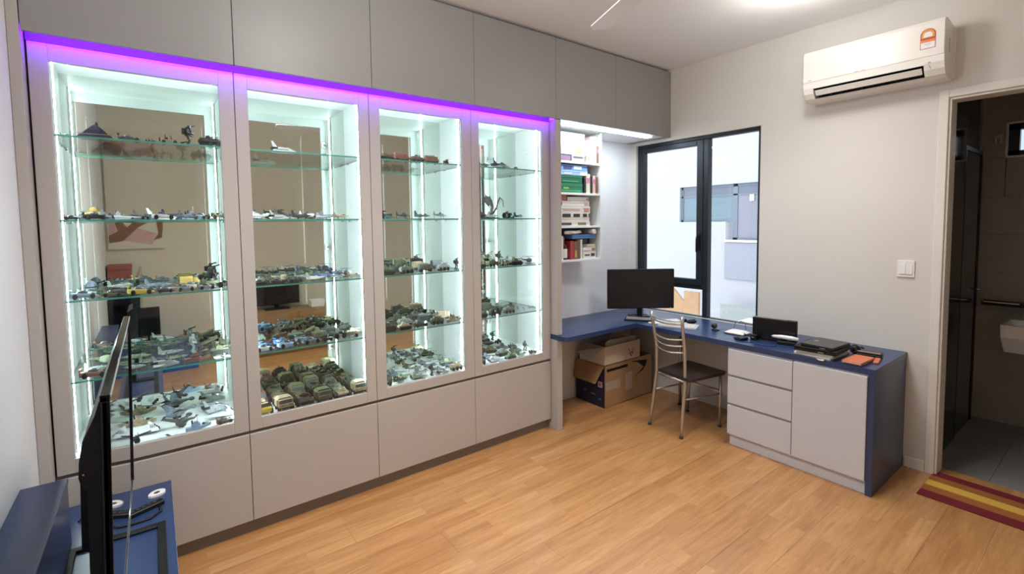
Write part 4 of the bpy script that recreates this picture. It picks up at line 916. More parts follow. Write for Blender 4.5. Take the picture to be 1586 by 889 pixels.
def K_armoured():
    yield 'hull', MB().loft([[(-.046, -.015, .011), (.046, -.013, .011), (.046, .013, .011), (-.046, .015, .011)], [(-.052, -.021, .024), (.055, -.018, .022), (.055, .018, .022), (-.052, .021, .024)], [(-.042, -.015, .036), (.030, -.013, .036), (.030, .013, .036), (-.042, .015, .036)]], smooth=False), 'main'
    yield 'turret', MB().lathe([(.014, 0), (.012, .009), (.001, .011)], (-.006, 0, .036), 'z', 8), 'main'
    yield 'gun_barrel', MB().tube([(.004, 0, .041), (.040, 0, .043)], .0018, 6), 'dark'
    yield 'hatch', MB().box(.018, .028, -.008, .008, .0361, .038), 'dark'
    for x in (-.033, 0, .033):
        for s in (-1, 1): yield 'wheel', wheel(x, s * .019, .0105, .008), 'dark'
def K_launcher():
    yield 'chassis', MB().box(-.054, .052, -.013, .013, .010, .019), 'main'
    yield 'cab', MB().prism([(.028, .019), (.055, .019), (.055, .030), (.047, .042), (.028, .042)], 'y', -.018, .018), 'main'
    yield 'windscreen', MB().prism([(.0555, .031), (.0565, .031), (.0485, .041), (.0475, .041)], 'y', -.015, .015), 'glass'
    for j in (-1, 0, 1): yield 'launch_tube', MB().tube([(-.055, j * .012, .028), (.022, j * .012, .050)], .0055, 8), 'main'
    yield 'support', MB().box(-.030, -.010, -.012, .012, .019, .030), 'dark'
    for x in (-.040, -.014, .036):
        for s in (-1, 1): yield 'wheel', wheel(x, s * .017, .0105, .008), 'dark'
def K_car():
    yield 'body', MB().loft([[(-.054, -.018, .008), (-.054, .018, .008), (-.054, .018, .022), (-.054, -.018, .022)], [(-.02, -.022, .005), (-.02, .022, .005), (-.02, .020, .024), (-.02, -.020, .024)], [(.025, -.021, .005), (.025, .021, .005), (.025, .017, .019), (.025, -.017, .019)], [(.060, -.010, .007), (.060, .010, .007), (.060, .008, .011), (.060, -.008, .011)]], smooth=True), 'main'
    yield 'canopy', MB().ell((-.006, 0, .023), (.022, .013, .011), 10, 6), 'glass'
    yield 'spoiler', MB().box(-.058, -.046, -.022, .022, .033, .035).box(-.053, -.050, -.016, -.014, .022, .033).box(-.053, -.050, .014, .016, .022, .033), 'main'
    for x in (-.034, .034):
        for s in (-1, 1): yield 'wheel', wheel(x, s * .0205, .0105, .009), 'dark'
def K_jet():
    yield 'fuselage', MB().loft([[(-.058 + 0 * k, .0055 * math.cos(a), .016 + .0055 * math.sin(a)) for k, a in enumerate([2*PI*i/8 for i in range(8)])]] + [[(x, r * math.cos(2*PI*i/8), .016 + r * math.sin(2*PI*i/8)) for i in range(8)] for x, r in ((-.03, .008), (.01, .0085), (.038, .006), (.064, .0008))]), 'main'
    for s in (-1, 1):
        yield 'wing', MB().prism([(.022, s * .006), (-.030, s * .050), (-.042, s * .050), (-.036, s * .006)], 'z', .014, .0165), 'main'
        yield 'tail_fin', MB().prism([(-.036, .020), (-.050, .043), (-.058, .043), (-.056, .020)], 'y', s * .006, s * .0075), 'main'
    yield 'canopy', MB().ell((.024, 0, .023), (.014, .0045, .0045), 8, 6), 'glass'
    yield 'landing_gear', MB().tube([(.03, 0, .012), (.03, 0, 0)], .0018, 5).tube([(-.02, -.012, .014), (-.02, -.014, 0)], .0018, 5).tube([(-.02, .012, .014), (-.02, .014, 0)], .0018, 5), 'dark'
def K_plane():
    yield 'fuselage', MB().lathe([(.001, -.052), (.003, -.050), (.008, 0), (.009, .028), (.007, .038), (.001, .040)], (0, 0, .020), 'x', 10), 'main'
    yield 'wing', MB().prism([(.020, -.060), (.024, 0), (.020, .060), (.006, .060), (-.002, 0), (.006, -.060)], 'z', .015, .018), 'main'
    yield 'tail_plane', MB().prism([(-.040, -.022), (-.038, .022), (-.050, .022), (-.052, -.022)], 'z', .020, .022), 'main'
    yield 'tail_fin', MB().prism([(-.036, .022), (-.046, .040), (-.053, .040), (-.052, .020)], 'y', -.001, .001), 'main'
    yield 'canopy', MB().ell((.006, 0, .028), (.011, .005, .006), 8, 6), 'glass'
    for a in (0.4, 0.4 + PI): yield 'propeller_blade', MB().tube([(.041, 0, .020), (.042, .018 * math.cos(a), .020 + .018 * math.sin(a))], [.0012, .0022], 5), 'dark'
    yield 'landing_gear', MB().tube([(.02, -.014, .016), (.024, -.016, 0)], .0018, 5).tube([(.02, .014, .016), (.024, .016, 0)], .0018, 5).tube([(-.046, 0, .019), (-.048, 0, 0)], .0014, 5), 'dark'
def K_heli():
    yield 'cabin', MB().ell((.018, 0, .023), (.030, .014, .015), 12, 8), 'main'
    yield 'tail_boom', MB().tube([(-.004, 0, .026), (-.060, 0, .030)], [.006, .0025], 8), 'main'
    yield 'tail_fin', MB().prism([(-.054, .030), (-.066, .046), (-.060, .028)], 'y', -.001, .001), 'main'
    yield 'mast', MB().tube([(.012, 0, .036), (.012, 0, .047)], .002, 6), 'dark'
    for k in range(4):
        a = .5 + k * PI / 2
        yield 'rotor_blade', MB().obox((.012 + .032 * math.cos(a), .032 * math.sin(a), .047), (.060, .0045, .0012), a), 'dark'
    yield 'window', MB().ell((.034, 0, .026), (.014, .0125, .009), 10, 6), 'glass'
    for s in (-1, 1): yield 'skid', MB().tube([(.044, s * .014, .004), (.038, s * .014, .0016), (-.016, s * .014, .0016)], .0016, 5).tube([(.026, s * .006, .012), (.026, s * .014, .0016)], .0012, 5).tube([(.0, s * .006, .013), (.0, s * .014, .0016)], .0012, 5), 'dark'
def K_wedge():
    yield 'hull', MB().loft([[(-.050, -.042, .012), (-.050, .042, .012), (-.050, .030, .020), (-.050, -.030, .020)], [(.070, -.001, .011), (.070, .001, .011), (.070, .001, .0135), (.070, -.001, .0135)]], smooth=False), 'main'
    yield 'belly', MB().loft([[(-.046, -.030, .012), (-.046, .030, .012), (-.046, .016, .001), (-.046, -.016, .001)], [(.03, -.008, .012), (.03, .008, .012), (.02, .004, .004), (.02, -.004, .004)]], smooth=False), 'main'
    yield 'bridge_tower', MB().box(-.042, -.022, -.012, .012, .019, .030, .001).box(-.038, -.028, -.018, .018, .030, .036, .001), 'main'
    for j in (-1, 0, 1): yield 'engine', MB().lathe([(.006, 0), (.007, -.008), (.005, -.008)], (-.050, j * .020, .014), 'x', 8), 'dark'
def K_saucer():
    yield 'saucer', MB().lathe([(.001, .004), (.020, .003), (.050, .012), (.052, .015), (.030, .024), (.012, .028)], (0, 0, 0), 'z', 20), 'main'
    yield 'dome', MB().lathe([(.016, .026), (.015, .034), (.009, .041), (.001, .043)], (0, 0, 0), 'z', 14), 'main'
    for k in range(3):
        a = k * 2 * PI / 3; yield 'landing_leg', MB().tube([(.024 * math.cos(a), .024 * math.sin(a), .008), (.03 * math.cos(a), .03 * math.sin(a), 0)], .002, 5), 'dark'
    yield 'antenna', MB().tube([(0, 0, .042), (.004, 0, .062)], .001, 5), 'metal'
def K_shuttle():
    yield 'hull', MB().loft([[(x, y, z) for x, y, z in ((-.05, -.014, .004), (-.05, .014, .004), (-.05, .012, .026), (-.05, -.012, .026))], [(.02, -.014, .003), (.02, .014, .003), (.02, .011, .025), (.02, -.011, .025)], [(.062, -.005, .006), (.062, .005, .006), (.062, .004, .012), (.062, -.004, .012)]], smooth=False), 'main'
    for s in (-1, 1):
        yield 'wing', MB().prism([(.0, s * .012), (-.030, s * .056), (-.050, s * .056), (-.050, s * .012)], 'z', .010, .013), 'main'
        yield 'engine', MB().tube([(-.062, s * .010, .020), (-.030, s * .010, .020)], .006, 8), 'dark'
        yield 'wing_gun', MB().tube([(-.052, s * .056, .0115), (.012, s * .056, .0115)], .0022, 6), 'metal'
    yield 'cockpit', MB().loft([[(.0, -.008, .025), (.0, .008, .025), (.0, .006, .032), (.0, -.006, .032)], [(.036, -.006, .020), (.036, .006, .020), (.034, .004, .022), (.034, -.004, .022)]], smooth=False), 'glass'
    yield 'fin', MB().prism([(-.030, .026), (-.050, .048), (-.058, .048), (-.050, .026)], 'y', -.0012, .0012), 'main'
def K_bike():
    for x in (-.030, .032): yield 'wheel', MB().lathe([(.010, -.005), (.019, -.006), (.019, .006), (.010, .005), (.001, .005)], (x, 0, .019), 'y', 14), 'dark'
    yield 'frame', MB().tube([(-.030, 0, .019), (-.012, 0, .030), (.016, 0, .036), (.022, 0, .046)], .004, 8).tube([(.032, 0, .019), (.022, 0, .046)], .0025, 6), 'metal'
    yield 'tank', MB().ell((.004, 0, .039), (.018, .008, .009), 10, 6), 'main'
    yield 'seat', MB().obox((-.022, 0, .037), (.030, .013, .006), 0, .001), 'main'
    yield 'engine_block', MB().box(-.012, .012, -.009, .009, .010, .028, .002), 'metal'
    yield 'handlebar', MB().tube([(.014, -.018, .052), (.022, 0, .047), (.014, .018, .052)], .0016, 6), 'dark'
    yield 'stand', MB().tube([(0, .006, .012), (-.004, .016, 0)], .0015, 5), 'dark'
def K_mech():
    yield 'torso', MB().loft([rect(-.012, .010, -.014, .014, .040), rect(-.016, .016, -.020, .020, .056), rect(-.012, .010, -.012, .012, .070)], smooth=False), 'main'
    yield 'head', MB().box(-.003, .014, -.007, .007, .070, .080, .002), 'main'
    for s in (-1, 1):
        yield 'leg', MB().tube([(0, s * .010, .042), (.008, s * .014, .022), (-.004, s * .016, .006)], [.007, .006, .007], 7).box(-.012, .016, s * .009, s * .023, 0, .006, .001), 'main'
        yield 'arm', MB().tube([(0, s * .020, .062), (.002, s * .029, .048), (.024, s * .028, .044)], [.006, .005, .004], 7), 'main'
    yield 'cannon', MB().tube([(-.006, .012, .074), (.034, .014, .082)], .003, 7), 'dark'
    yield 'backpack', MB().box(-.026, -.013, -.012, .012, .046, .068, .002), 'dark'
def K_gun():
    yield 'barrel', MB().tube([(-.024, 0, .022), (.062, 0, .034)], [.005, .0028], 8), 'main'
    yield 'shield', MB().prism([(-.020, .010), (.020, .010), (.018, .036), (-.018, .036)], 'x', .006, .008), 'main'
    for s in (-1, 1):
        yield 'wheel', wheel(0, s * .019, .013, .006), 'dark'
        yield 'trail', MB().tube([(-.004, s * .006, .016), (-.056, s * .016, .002)], .0025, 6), 'main'
def K_boat():
    yield 'hull', MB().loft([[(-.056, -.006, .001), (-.056, .006, .001), (-.056, .013, .016), (-.056, -.013, .016)], [(.01, -.008, .0), (.01, .008, .0), (.01, .017, .016), (.01, -.017, .016)], [(.062, -.0008, .006), (.062, .0008, .006), (.066, .001, .018), (.066, -.001, .018)]], smooth=False), 'main'
    yield 'deckhouse', MB().box(-.030, .012, -.009, .009, .016, .028, .001).box(-.018, .004, -.007, .007, .028, .036, .001), 'main'
    yield 'funnel', MB().tube([(-.024, 0, .028), (-.026, 0, .042)], .004, 8), 'dark'
    yield 'mast', MB().tube([(0, 0, .036), (0, 0, .058)], .001, 5), 'metal'
    yield 'gun_turret', MB().box(.022, .034, -.006, .006, .016, .023, .001).tube([(.034, 0, .020), (.050, 0, .022)], .0014, 5), 'dark'
def K_serpent():
    yield 'body', MB().tube([(-.04, 0, .006), (-.02, .004, .012), (0, 0, .024), (.012, 0, .05), (.004, 0, .078), (-.010, 0, .09)], [.004, .008, .010, .008, .006, .005], 8), 'main'
    yield 'head', MB().loft([[(-.008, -.006, .086), (-.008, .006, .086), (-.008, .006, .096), (-.008, -.006, .096)], [(-.036, -.003, .088), (-.036, .003, .088), (-.036, .002, .092), (-.036, -.002, .092)]], smooth=False), 'main'
    yield 'tail', MB().tube([(.0, .004, .018), (.034, .004, .030), (.052, 0, .070), (.070, 0, .092), (.092, 0, .080), (.098, 0, .048)], [.008, .006, .005, .004, .003, .002], 8), 'main'
    for s in (-1, 1):
        yield 'wing', MB().prism([(-.006, .05), (-.044, .075), (-.050, .105), (-.026, .088), (-.014, .100), (-.002, .07)], 'y', s * .010, s * .0118), 'main'
        yield 'foot', MB().tube([(.0, s * .006, .02), (.006, s * .016, .008), (-.006, s * .02, .003)], .004, 6), 'main'
    yield 'base', MB().ell((.01, 0, .002), (.06, .024, .004), 12, 4), 'dark'
def K_dino_card():
    yield 'card', MB().box(-.045, .045, -.030, .030, .0002, .002), 'main'
    yield 'emblem', MB().obox((0, 0, .0026), (.012, .040, .001), .3), 'dark'
    for k in range(4): yield 'printed_spot', MB().box(-.034 + .02 * k, -.026 + .02 * k, -.020, -.012, .002, .0026), 'metal'
def K_peak():
    def rr(x, y, z): return [(-x, -y, z), (x, -y, z), (x, y, z), (-x, y, z)]
    yield 'skirt', MB().loft([rr(.056, .030, 0), rr(.060, .033, .008), rr(.052, .028, .014)], smooth=False), 'main'
    yield 'hull', MB().loft([rr(.048, .026, .0142), rr(.030, .018, .030), rr(.012, .009, .044), rr(.003, .003, .050)], smooth=False), 'main'
    yield 'trim', MB().box(-.058, .058, -.0325, -.031, .0142, .0165), 'metal'
    yield 'turret', MB().lathe([(.006, 0), (.005, .008), (.001, .010)], (.004, 0, .049), 'z', 8), 'dark'
def K_ball():
    yield 'sphere', MB().ell((0, 0, .024), (.024, .024, .024), 16, 10), 'main'
    yield 'ring', MB().lathe([(.0242, -.002), (.0248, 0), (.0242, .002)], (0, 0, .024), 'z', 18), 'dark'
    yield 'foot', MB().lathe([(.012, 0), (.010, .004)], (0, 0, 0), 'z', 12), 'dark'
def K_bird():   # long-necked spiky ship
    yield 'hull', MB().ell((-.01, 0, .016), (.036, .016, .012), 12, 6), 'main'
    yield 'neck', MB().tube([(.02, 0, .018), (.05, 0, .022)], [.006, .003], 8), 'main'
    yield 'head', MB().ell((.055, 0, .022), (.012, .010, .006), 10, 6), 'main'
    for s in (-1, 1):
        yield 'wing', MB().loft([[(-.030, s * .008, .018), (.006, s * .008, .018), (.006, s * .008, .021), (-.030, s * .008, .021)], [(-.040, s * .050, .032), (-.022, s * .050, .032), (-.022, s * .050, .034), (-.040, s * .050, .034)]], smooth=False), 'main'
        yield 'wing_tip', MB().prism([(-.046, .032), (.0, .034), (-.02, .040)], 'y', s * .049, s * .051), 'dark'
    yield 'tail_fin', MB().prism([(-.030, .026), (-.052, .050), (-.044, .024)], 'y', -.001, .001), 'main'
    yield 'leg', MB().box(-.020, .006, -.008, .008, 0, .008, .001), 'dark'

KINDS = dict(tank=(K_tank, .105, .060, 'tank'), truck=(K_truck, .110, .044, 'covered truck'), jeep=(K_jeep, .090, .044, 'open jeep'), armoured=(K_armoured, .110, .048, 'six-wheeled armoured car'),
             launcher=(K_launcher, .112, .044, 'rocket launcher truck'), car=(K_car, .118, .052, 'sports car'), jet=(K_jet, .124, .102, 'jet fighter'), plane=(K_plane, .096, .122, 'propeller plane'),
             heli=(K_heli, .112, .09, 'helicopter'), wedge=(K_wedge, .130, .086, 'wedge-shaped spaceship'), saucer=(K_saucer, .106, .106, 'domed saucer'), shuttle=(K_shuttle, .126, .116, 'winged spaceship'),
             bike=(K_bike, .102, .040, 'motorcycle'), mech=(K_mech, .052, .066, 'walking robot'), gun=(K_gun, .120, .046, 'field gun'), boat=(K_boat, .124, .036, 'ship'), serpent=(K_serpent, .150, .05, 'coiled dragon figure'),
             card=(K_dino_card, .092, .062, 'printed card'), ball=(K_ball, .05, .05, 'ball'), peak=(K_peak, .118, .066, 'peaked hovercraft'), bird=(K_bird, .114, .104, 'spread-winged spaceship'))
NAMES = dict(tank='model_tank', truck='model_truck', jeep='model_jeep', armoured='model_armoured_car', launcher='model_launcher_truck', car='model_car', jet='model_jet', plane='model_plane', heli='model_helicopter',
             wedge='model_spaceship', saucer='model_saucer', shuttle='model_spaceship', bike='model_motorcycle', mech='model_robot', gun='model_gun', boat='model_ship', serpent='dragon_figure', peak='model_hovercraft', card='printed_card', ball='toy_ball', bird='model_spaceship')
CATS = dict(tank='model tank', truck='model truck', jeep='model jeep', armoured='model vehicle', launcher='model truck', car='model car', jet='model plane', plane='model plane', heli='model helicopter', wedge='model spaceship', saucer='model spaceship',
            shuttle='model spaceship', bike='model motorcycle', mech='model robot', gun='model gun', boat='model ship', serpent='figure', peak='model hovercraft', card='card', ball='ball', bird='model spaceship')
PROTO = {}
def toy(kind, col):
    """first of a kind builds the meshes, later ones copy thing and parts"""
    m = COL[col]
    if kind not in PROTO:
        r = empty(NAMES[kind]); kids = []
        for nm, mb, role in KINDS[kind][0]():
            o = lpart(nm, mb, ROLE[role] or m, r); kids.append((o, role))
        low = min(v.co.z for o, _ in kids for v in o.data.vertices)      # stands exactly on its lowest point
        for o, _ in kids: o.data.transform(Matrix.Translation((0, 0, -low)))
        PROTO[kind] = (r, kids)
    else:
        r0, kids0 = PROTO[kind]
        r = r0.copy(); C.objects.link(r)
        for k in list(r.keys()): del r[k]
        kids = []
        for o, role in kids0:
            c = o.copy(); C.objects.link(c); c.parent = r; kids.append((c, role))
    for o, role in kids:
        o.material_slots[0].link = 'OBJECT'; o.material_slots[0].material = ROLE[role] or m
    return r
rng = random.Random(7)
NTH = ['first', 'second', 'third', 'fourth', 'fifth', 'sixth', 'seventh', 'eighth', 'ninth', 'tenth']
CAB = ['leftmost cabinet', 'second cabinet', 'third cabinet', 'rightmost cabinet']
SHELF = ['top shelf', 'second shelf', 'third shelf', 'lowest glass shelf', 'cabinet floor']
def row(cab, sh, rowname, y, items, x0=None, x1=None, yaw=0, jit=.5, sc=1.0, wide=1.0, tall=1.35):
    a, b = INN[cab]; x0 = a + .022 if x0 is None else x0; x1 = b - .022 if x1 is None else x1
    z = (ZS[sh] + .0042) if sh < 4 else ZF + .0003
    ext = []
    for it in items:
        kind, col = it[0], it[1]; s = (it[2] if len(it) > 2 else 1.0) * sc; yw = R((it[3] if len(it) > 3 else yaw) + (rng.uniform(-9, 9) * jit if kind != 'card' else 3))
        L_, W_ = KINDS[kind][1] * s, KINDS[kind][2] * s
        ext.append((kind, col, s, yw, abs(L_ * math.cos(yw)) + abs(W_ * math.sin(yw))))
    tot = sum(e[4] for e in ext); k = min(1.0, (x1 - x0) / (tot + .004 * len(ext))); gap = ((x1 - x0) - tot * k) / max(1, len(ext)); x = x0
    n = len(items)
    for i, (kind, col, s, yw, w) in enumerate(ext):
        w *= k; x += w / 2 + gap / 2
        r = toy(kind, col); r.location = (x, y + rng.uniform(-.004, .004) * jit, z); r.rotation_euler = (0, 0, yw); sk = s * k; r.scale = (sk, sk * wide, sk * tall)
        x += w / 2 + gap / 2
        pos = NTH[i] + ' from left' if n > 1 else 'alone'
        r['label'] = '%s %s %s, %s, %s%s, %s' % (col, '' if kind in ('card', 'ball', 'serpent') else 'model', KINDS[kind][3], pos, (rowname + ', ') if rowname else '', SHELF[sh], CAB[cab])
        r['label'] = ' '.join(r['label'].split())
        r['category'] = CATS[kind]; r['group'] = 'models on the %s of the %s' % (SHELF[sh], CAB[cab])

F_, M_, B_ = 'front row', 'middle row', 'back row'
# leftmost cabinet
row(0, 0, '', .12, [('car', 'black', .40), ('peak', 'black', 1.0), ('car', 'dark brown', .78), ('jeep', 'black', .45), ('jeep', 'tan', .85), ('mech', 'black', .95), ('armoured', 'black', 1.0)], x0=-4.170, x1=-3.545, jit=.3)
row(0, 1, F_, .075, [('car', 'black', .5), ('car', 'black', .82), ('wedge', 'white', .85), ('bike', 'black', .3), ('car', 'white', .9), ('jet', 'blue-grey', .8), ('bike', 'black', .35), ('jeep', 'tan', .85)], x0=-4.17, x1=-3.545)
row(0, 1, M_, .17, [('saucer', 'charcoal', .6), ('wedge', 'blue-grey', .95), ('shuttle', 'blue-grey', .8), ('jet', 'navy', .9), ('car', 'blue-grey', .8)], x0=-4.15, x1=-3.60)
row(0, 1, B_, .29, [('saucer', 'gold', 1.1), ('jet', 'charcoal', .8), ('shuttle', 'white', 1.0), ('boat', 'blue-grey', .9)], x0=-4.15, x1=-3.62)
row(0, 2, F_, .075, [('car', 'light blue', 1.0), ('car', 'olive', .8), ('car', 'yellow', 1.02), ('car', 'charcoal', .7), ('car', 'grey', .8), ('car', 'grey', .78), ('bike', 'black', .7)], x0=-4.17, x1=-3.545, jit=1)
row(0, 2, M_, .17, [('car', 'pale green', .9), ('jet', 'charcoal', .8), ('car', 'blue-grey', 1.0), ('wedge', 'grey', .8), ('car', 'tan', .9), ('armoured', 'olive', .8)], x0=-4.15, x1=-3.58, jit=1)
row(0, 2, B_, .29, [('ball', 'blue-grey', .95), ('plane', 'green-grey', 1.0), ('jet', 'blue-grey', .9), ('truck', 'gold', .8), ('mech', 'black', .95)], x0=-4.15, x1=-3.56, jit=1)
row(0, 3, F_, .075, [('car', 'rust brown', .9), ('jet', 'pale grey', .9), ('shuttle', 'pale grey', .9), ('boat', 'rust brown', .9), ('card', 'white', .8)], x0=-4.16, x1=-3.56, jit=1)
row(0, 3, M_, .17, [('jet', 'green-grey', .95), ('plane', 'green-grey', .9), ('jet', 'camouflage green', .9), ('jet', 'camouflage green', .85), ('gun', 'charcoal', .8), ('tank', 'olive', .9)], x0=-4.15, x1=-3.56, jit=1)
row(0, 3, B_, .29, [('heli', 'pale green', .95), ('jet', 'camouflage green', .95), ('jet', 'green-grey', .9), ('mech', 'green-grey', .9), ('launcher', 'olive', 1.0)], x0=-4.15, x1=-3.56, jit=1)
row(0, 4, F_, .065, [('wedge', 'grey', .8), ('gun', 'charcoal', .9), ('card', 'white', .95), ('boat', 'light blue', .9), ('car', 'brown', .7)], x0=-4.16, x1=-3.555, jit=1)
row(0, 4, M_, .17, [('wedge', 'green-grey', 1.3, 160), ('wedge', 'white', 1.4, -150), ('bird', 'charcoal', 1.6, 70), ('wedge', 'pale grey', 1.5, 200)], x0=-4.165, x1=-3.54, jit=1.5, wide=1.3)
row(0, 4, B_, .31, [('shuttle', 'green-grey', 1.1), ('boat', 'tan', 1.2), ('bird', 'blue-grey', 1.5, 30), ('shuttle', 'pale grey', 1.2)], x0=-4.16, x1=-3.55, jit=1.5, wide=1.25)
# second cabinet
row(1, 0, '', .12, [('shuttle', 'white', 1.05), ('jeep', 'brown', .35)], x0=-3.40, x1=-2.96)
row(1, 1, F_, .08, [('jet', 'white', .8), ('shuttle', 'white', .8), ('jet', 'charcoal', .85), ('wedge', 'pale grey', .75), ('jet', 'tan', .75)], x0=-3.47, x1=-2.93)
row(1, 1, B_, .24, [('bird', 'pale grey', 1.0), ('bird', 'charcoal', 1.1), ('plane', 'white', .9), ('jet', 'blue-grey', .9)], x0=-3.46, x1=-2.93)
row(1, 2, F_, .075, [('car', 'black', .7), ('car', 'dark brown', .7), ('car', 'charcoal', .72), ('jet', 'white', .85), ('jet', 'grey', .85), ('jet', 'tan', .7)], x0=-3.465, x1=-2.87)
row(1, 2, M_, .17, [('plane', 'olive', .8), ('heli', 'tan', .8), ('plane', 'green-grey', .85), ('jet', 'blue', .85), ('heli', 'charcoal', .8)], x0=-3.46, x1=-2.88)
row(1, 2, B_, .29, [('bird', 'charcoal', .95), ('plane', 'dark green', .85), ('heli', 'dark green', .95), ('bird', 'olive', .9), ('jet', 'navy', .9)], x0=-3.46, x1=-2.89)
row(1, 3, F_, .075, [('car', 'white', .82), ('car', 'light blue', .95), ('car', 'blue-grey', .9), ('jeep', 'black', .6), ('bike', 'charcoal', .7), ('gun', 'tan', .7)], x0=-3.465, x1=-2.87, jit=1.5)
row(1, 3, M_, .165, [('car', 'blue', .9), ('car', 'blue', .95), ('car', 'blue-grey', .9), ('truck', 'olive', .8), ('tank', 'dark green', .95), ('tank', 'sand', .75)], x0=-3.46, x1=-2.87, jit=1.5)
row(1, 3, B_, .29, [('truck', 'green-grey', .9), ('gun', 'charcoal', 1.0), ('tank', 'camouflage green', .9), ('launcher', 'olive', .9), ('tank', 'dark green', 1.0), ('armoured', 'dark green', .9)], x0=-3.46, x1=-2.87, jit=1)
cols4 = [['jeep', 'truck', 'armoured', 'truck', 'tank', 'truck'], ['tank', 'armoured', 'tank', 'launcher', 'tank', 'armoured'], ['truck', 'tank', 'truck', 'armoured', 'tank', 'tank'], ['truck', 'armoured', 'tank', 'truck', 'armoured', 'tank']]
cc4 = [['yellow', 'tan', 'black', 'olive', 'sand', 'sand'], ['tan', 'brown', 'olive', 'olive', 'camouflage green', 'dark green'], ['brown', 'olive', 'olive', 'dark green', 'dark green', 'dark green'], ['olive', 'dark green', 'dark green', 'olive', 'dark green', 'olive']]
for q, (nm, y) in enumerate(((F_, .075), ('second row', .165), ('third row', .255), (B_, .345))):
    row(1, 4, nm, y, [(k, c, 1.0 if k in ('truck', 'jeep', 'armoured', 'launcher') else .84, -90) for k, c in zip(cols4[q], cc4[q])], x0=-3.475, x1=-2.855, jit=.3, sc=.78, wide=2.5, tall=1.8)
# third cabinet
row(2, 0, '', .13, [('mech', 'tan', .8), ('tank', 'brown', .9), ('truck', 'rust brown', .9), ('armoured', 'brown', .9), ('truck', 'rust brown', .85), ('gun', 'brown', .85)], x0=-2.78, x1=-2.19)
row(2, 1, '', .12, [('bird', 'charcoal', .95), ('plane', 'charcoal', .85), ('jet', 'blue-grey', .9), ('plane', 'grey', .9)], x0=-2.78, x1=-2.25)
row(2, 2, F_, .09, [('tank', 'camouflage green', .95), ('armoured', 'green-grey', .9), ('truck', 'green-grey', .85), ('armoured', 'pale grey', .85), ('mech', 'charcoal', .7)], x0=-2.78, x1=-2.17)
row(2, 2, B_, .24, [('launcher', 'dark green', 1.0), ('tank', 'dark green', 1.0), ('truck', 'tan', .9), ('truck', 'charcoal', .9)], x0=-2.78, x1=-2.20)
row(2, 3, F_, .08, [('tank', 'dark green', 1.0), ('tank', 'sand', .8), ('car', 'dark green', .9), ('armoured', 'camouflage green', .9), ('boat', 'tan', 1.0)], x0=-2.78, x1=-2.17)
row(2, 3, M_, .18, [('tank', 'camouflage green', 1.0), ('armoured', 'green-grey', .95), ('truck', 'charcoal', .9), ('truck', 'tan', .95)], x0=-2.78, x1=-2.19)
row(2, 3, B_, .30, [('launcher', 'dark green', 1.1), ('tank', 'dark green', 1.1), ('armoured', 'dark green', 1.0), ('jeep', 'charcoal', 1.0)], x0=-2.78, x1=-2.22)
row(2, 4, F_, .082, [('jeep', 'charcoal', .9), ('jet', 'dark green', .8), ('wedge', 'pale green', .9), ('mech', 'charcoal', .7), ('shuttle', 'pale grey', .75), ('armoured', 'sand', .9)], x0=-2.785, x1=-2.17, jit=2)
row(2, 4, 'second row', .15, [('tank', 'dark green', 1.0), ('wedge', 'pale green', .95), ('jet', 'grey', .9), ('shuttle', 'grey', .8), ('jet', 'blue-grey', .85)], x0=-2.78, x1=-2.17, jit=2)
row(2, 4, 'third row', .24, [('tank', 'dark green', 1.0), ('wedge', 'blue-grey', .95), ('plane', 'green-grey', .9), ('jet', 'blue-grey', .9), ('tank', 'pale green', .9)], x0=-2.78, x1=-2.17, jit=2)
row(2, 4, B_, .33, [('plane', 'pale green', .9), ('jet', 'pale green', 1.0), ('bird', 'olive', .9), ('bird', 'green-grey', .9), ('heli', 'green-grey', .85)], x0=-2.78, x1=-2.18, jit=2)
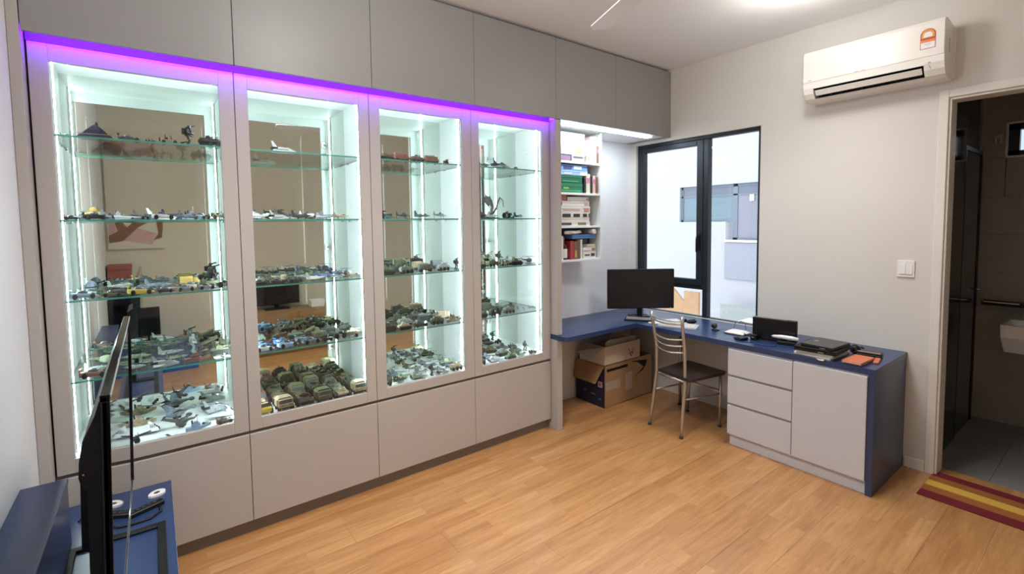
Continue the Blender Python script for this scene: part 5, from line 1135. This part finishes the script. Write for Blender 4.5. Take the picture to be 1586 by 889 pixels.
# rightmost cabinet
row(3, 0, '', .12, [('jeep', 'tan', .5), ('plane', 'charcoal', .8), ('shuttle', 'blue-grey', 1.3), ('bike', 'black', .4)], x0=-2.08, x1=-1.62)
row(3, 1, F_, .09, [('armoured', 'charcoal', .85), ('jet', 'pale grey', .8), ('bike', 'charcoal', .75), ('jet', 'charcoal', .75)], x0=-2.08, x1=-1.60)
row(3, 1, B_, .22, [('tank', 'green-grey', .8), ('serpent', 'charcoal', 1.25), ('jeep', 'grey', .8)], x0=-2.08, x1=-1.58)
row(3, 2, F_, .085, [('tank', 'pale green', .9), ('armoured', 'olive', .9), ('jeep', 'sand', .8), ('tank', 'camouflage green', .95), ('heli', 'charcoal', .9)], x0=-2.08, x1=-1.52)
row(3, 2, B_, .23, [('armoured', 'olive', 1.0), ('mech', 'camouflage green', .95), ('mech', 'pale green', .9), ('mech', 'dark green', .9), ('tank', 'green-grey', 1.0)], x0=-2.08, x1=-1.58)
row(3, 3, F_, .085, [('tank', 'green-grey', .9), ('launcher', 'dark green', .9), ('armoured', 'green-grey', .9), ('jet', 'pale grey', .7), ('plane', 'grey', .6)], x0=-2.08, x1=-1.50)
row(3, 3, B_, .23, [('launcher', 'dark green', 1.1), ('truck', 'dark green', 1.1), ('tank', 'camouflage green', 1.05), ('jeep', 'dark green', .9)], x0=-2.08, x1=-1.60)
row(3, 4, F_, .065, [('jeep', 'dark green', .95), ('wedge', 'pale grey', .95), ('tank', 'pale green', .8), ('jet', 'green-grey', .8), ('jeep', 'charcoal', .7)], x0=-2.09, x1=-1.51, jit=2)
row(3, 4, M_, .17, [('armoured', 'pale green', 1.0), ('wedge', 'blue-grey', 1.0), ('tank', 'green-grey', .95), ('saucer', 'dark green', 1.0), ('mech', 'dark green', .7)], x0=-2.09, x1=-1.52, jit=2)
row(3, 4, B_, .30, [('tank', 'dark green', 1.1), ('launcher', 'dark green', 1.1), ('tank', 'olive', 1.0), ('saucer', 'charcoal', 1.1), ('jeep', 'charcoal', .8)], x0=-2.09, x1=-1.54, jit=2)
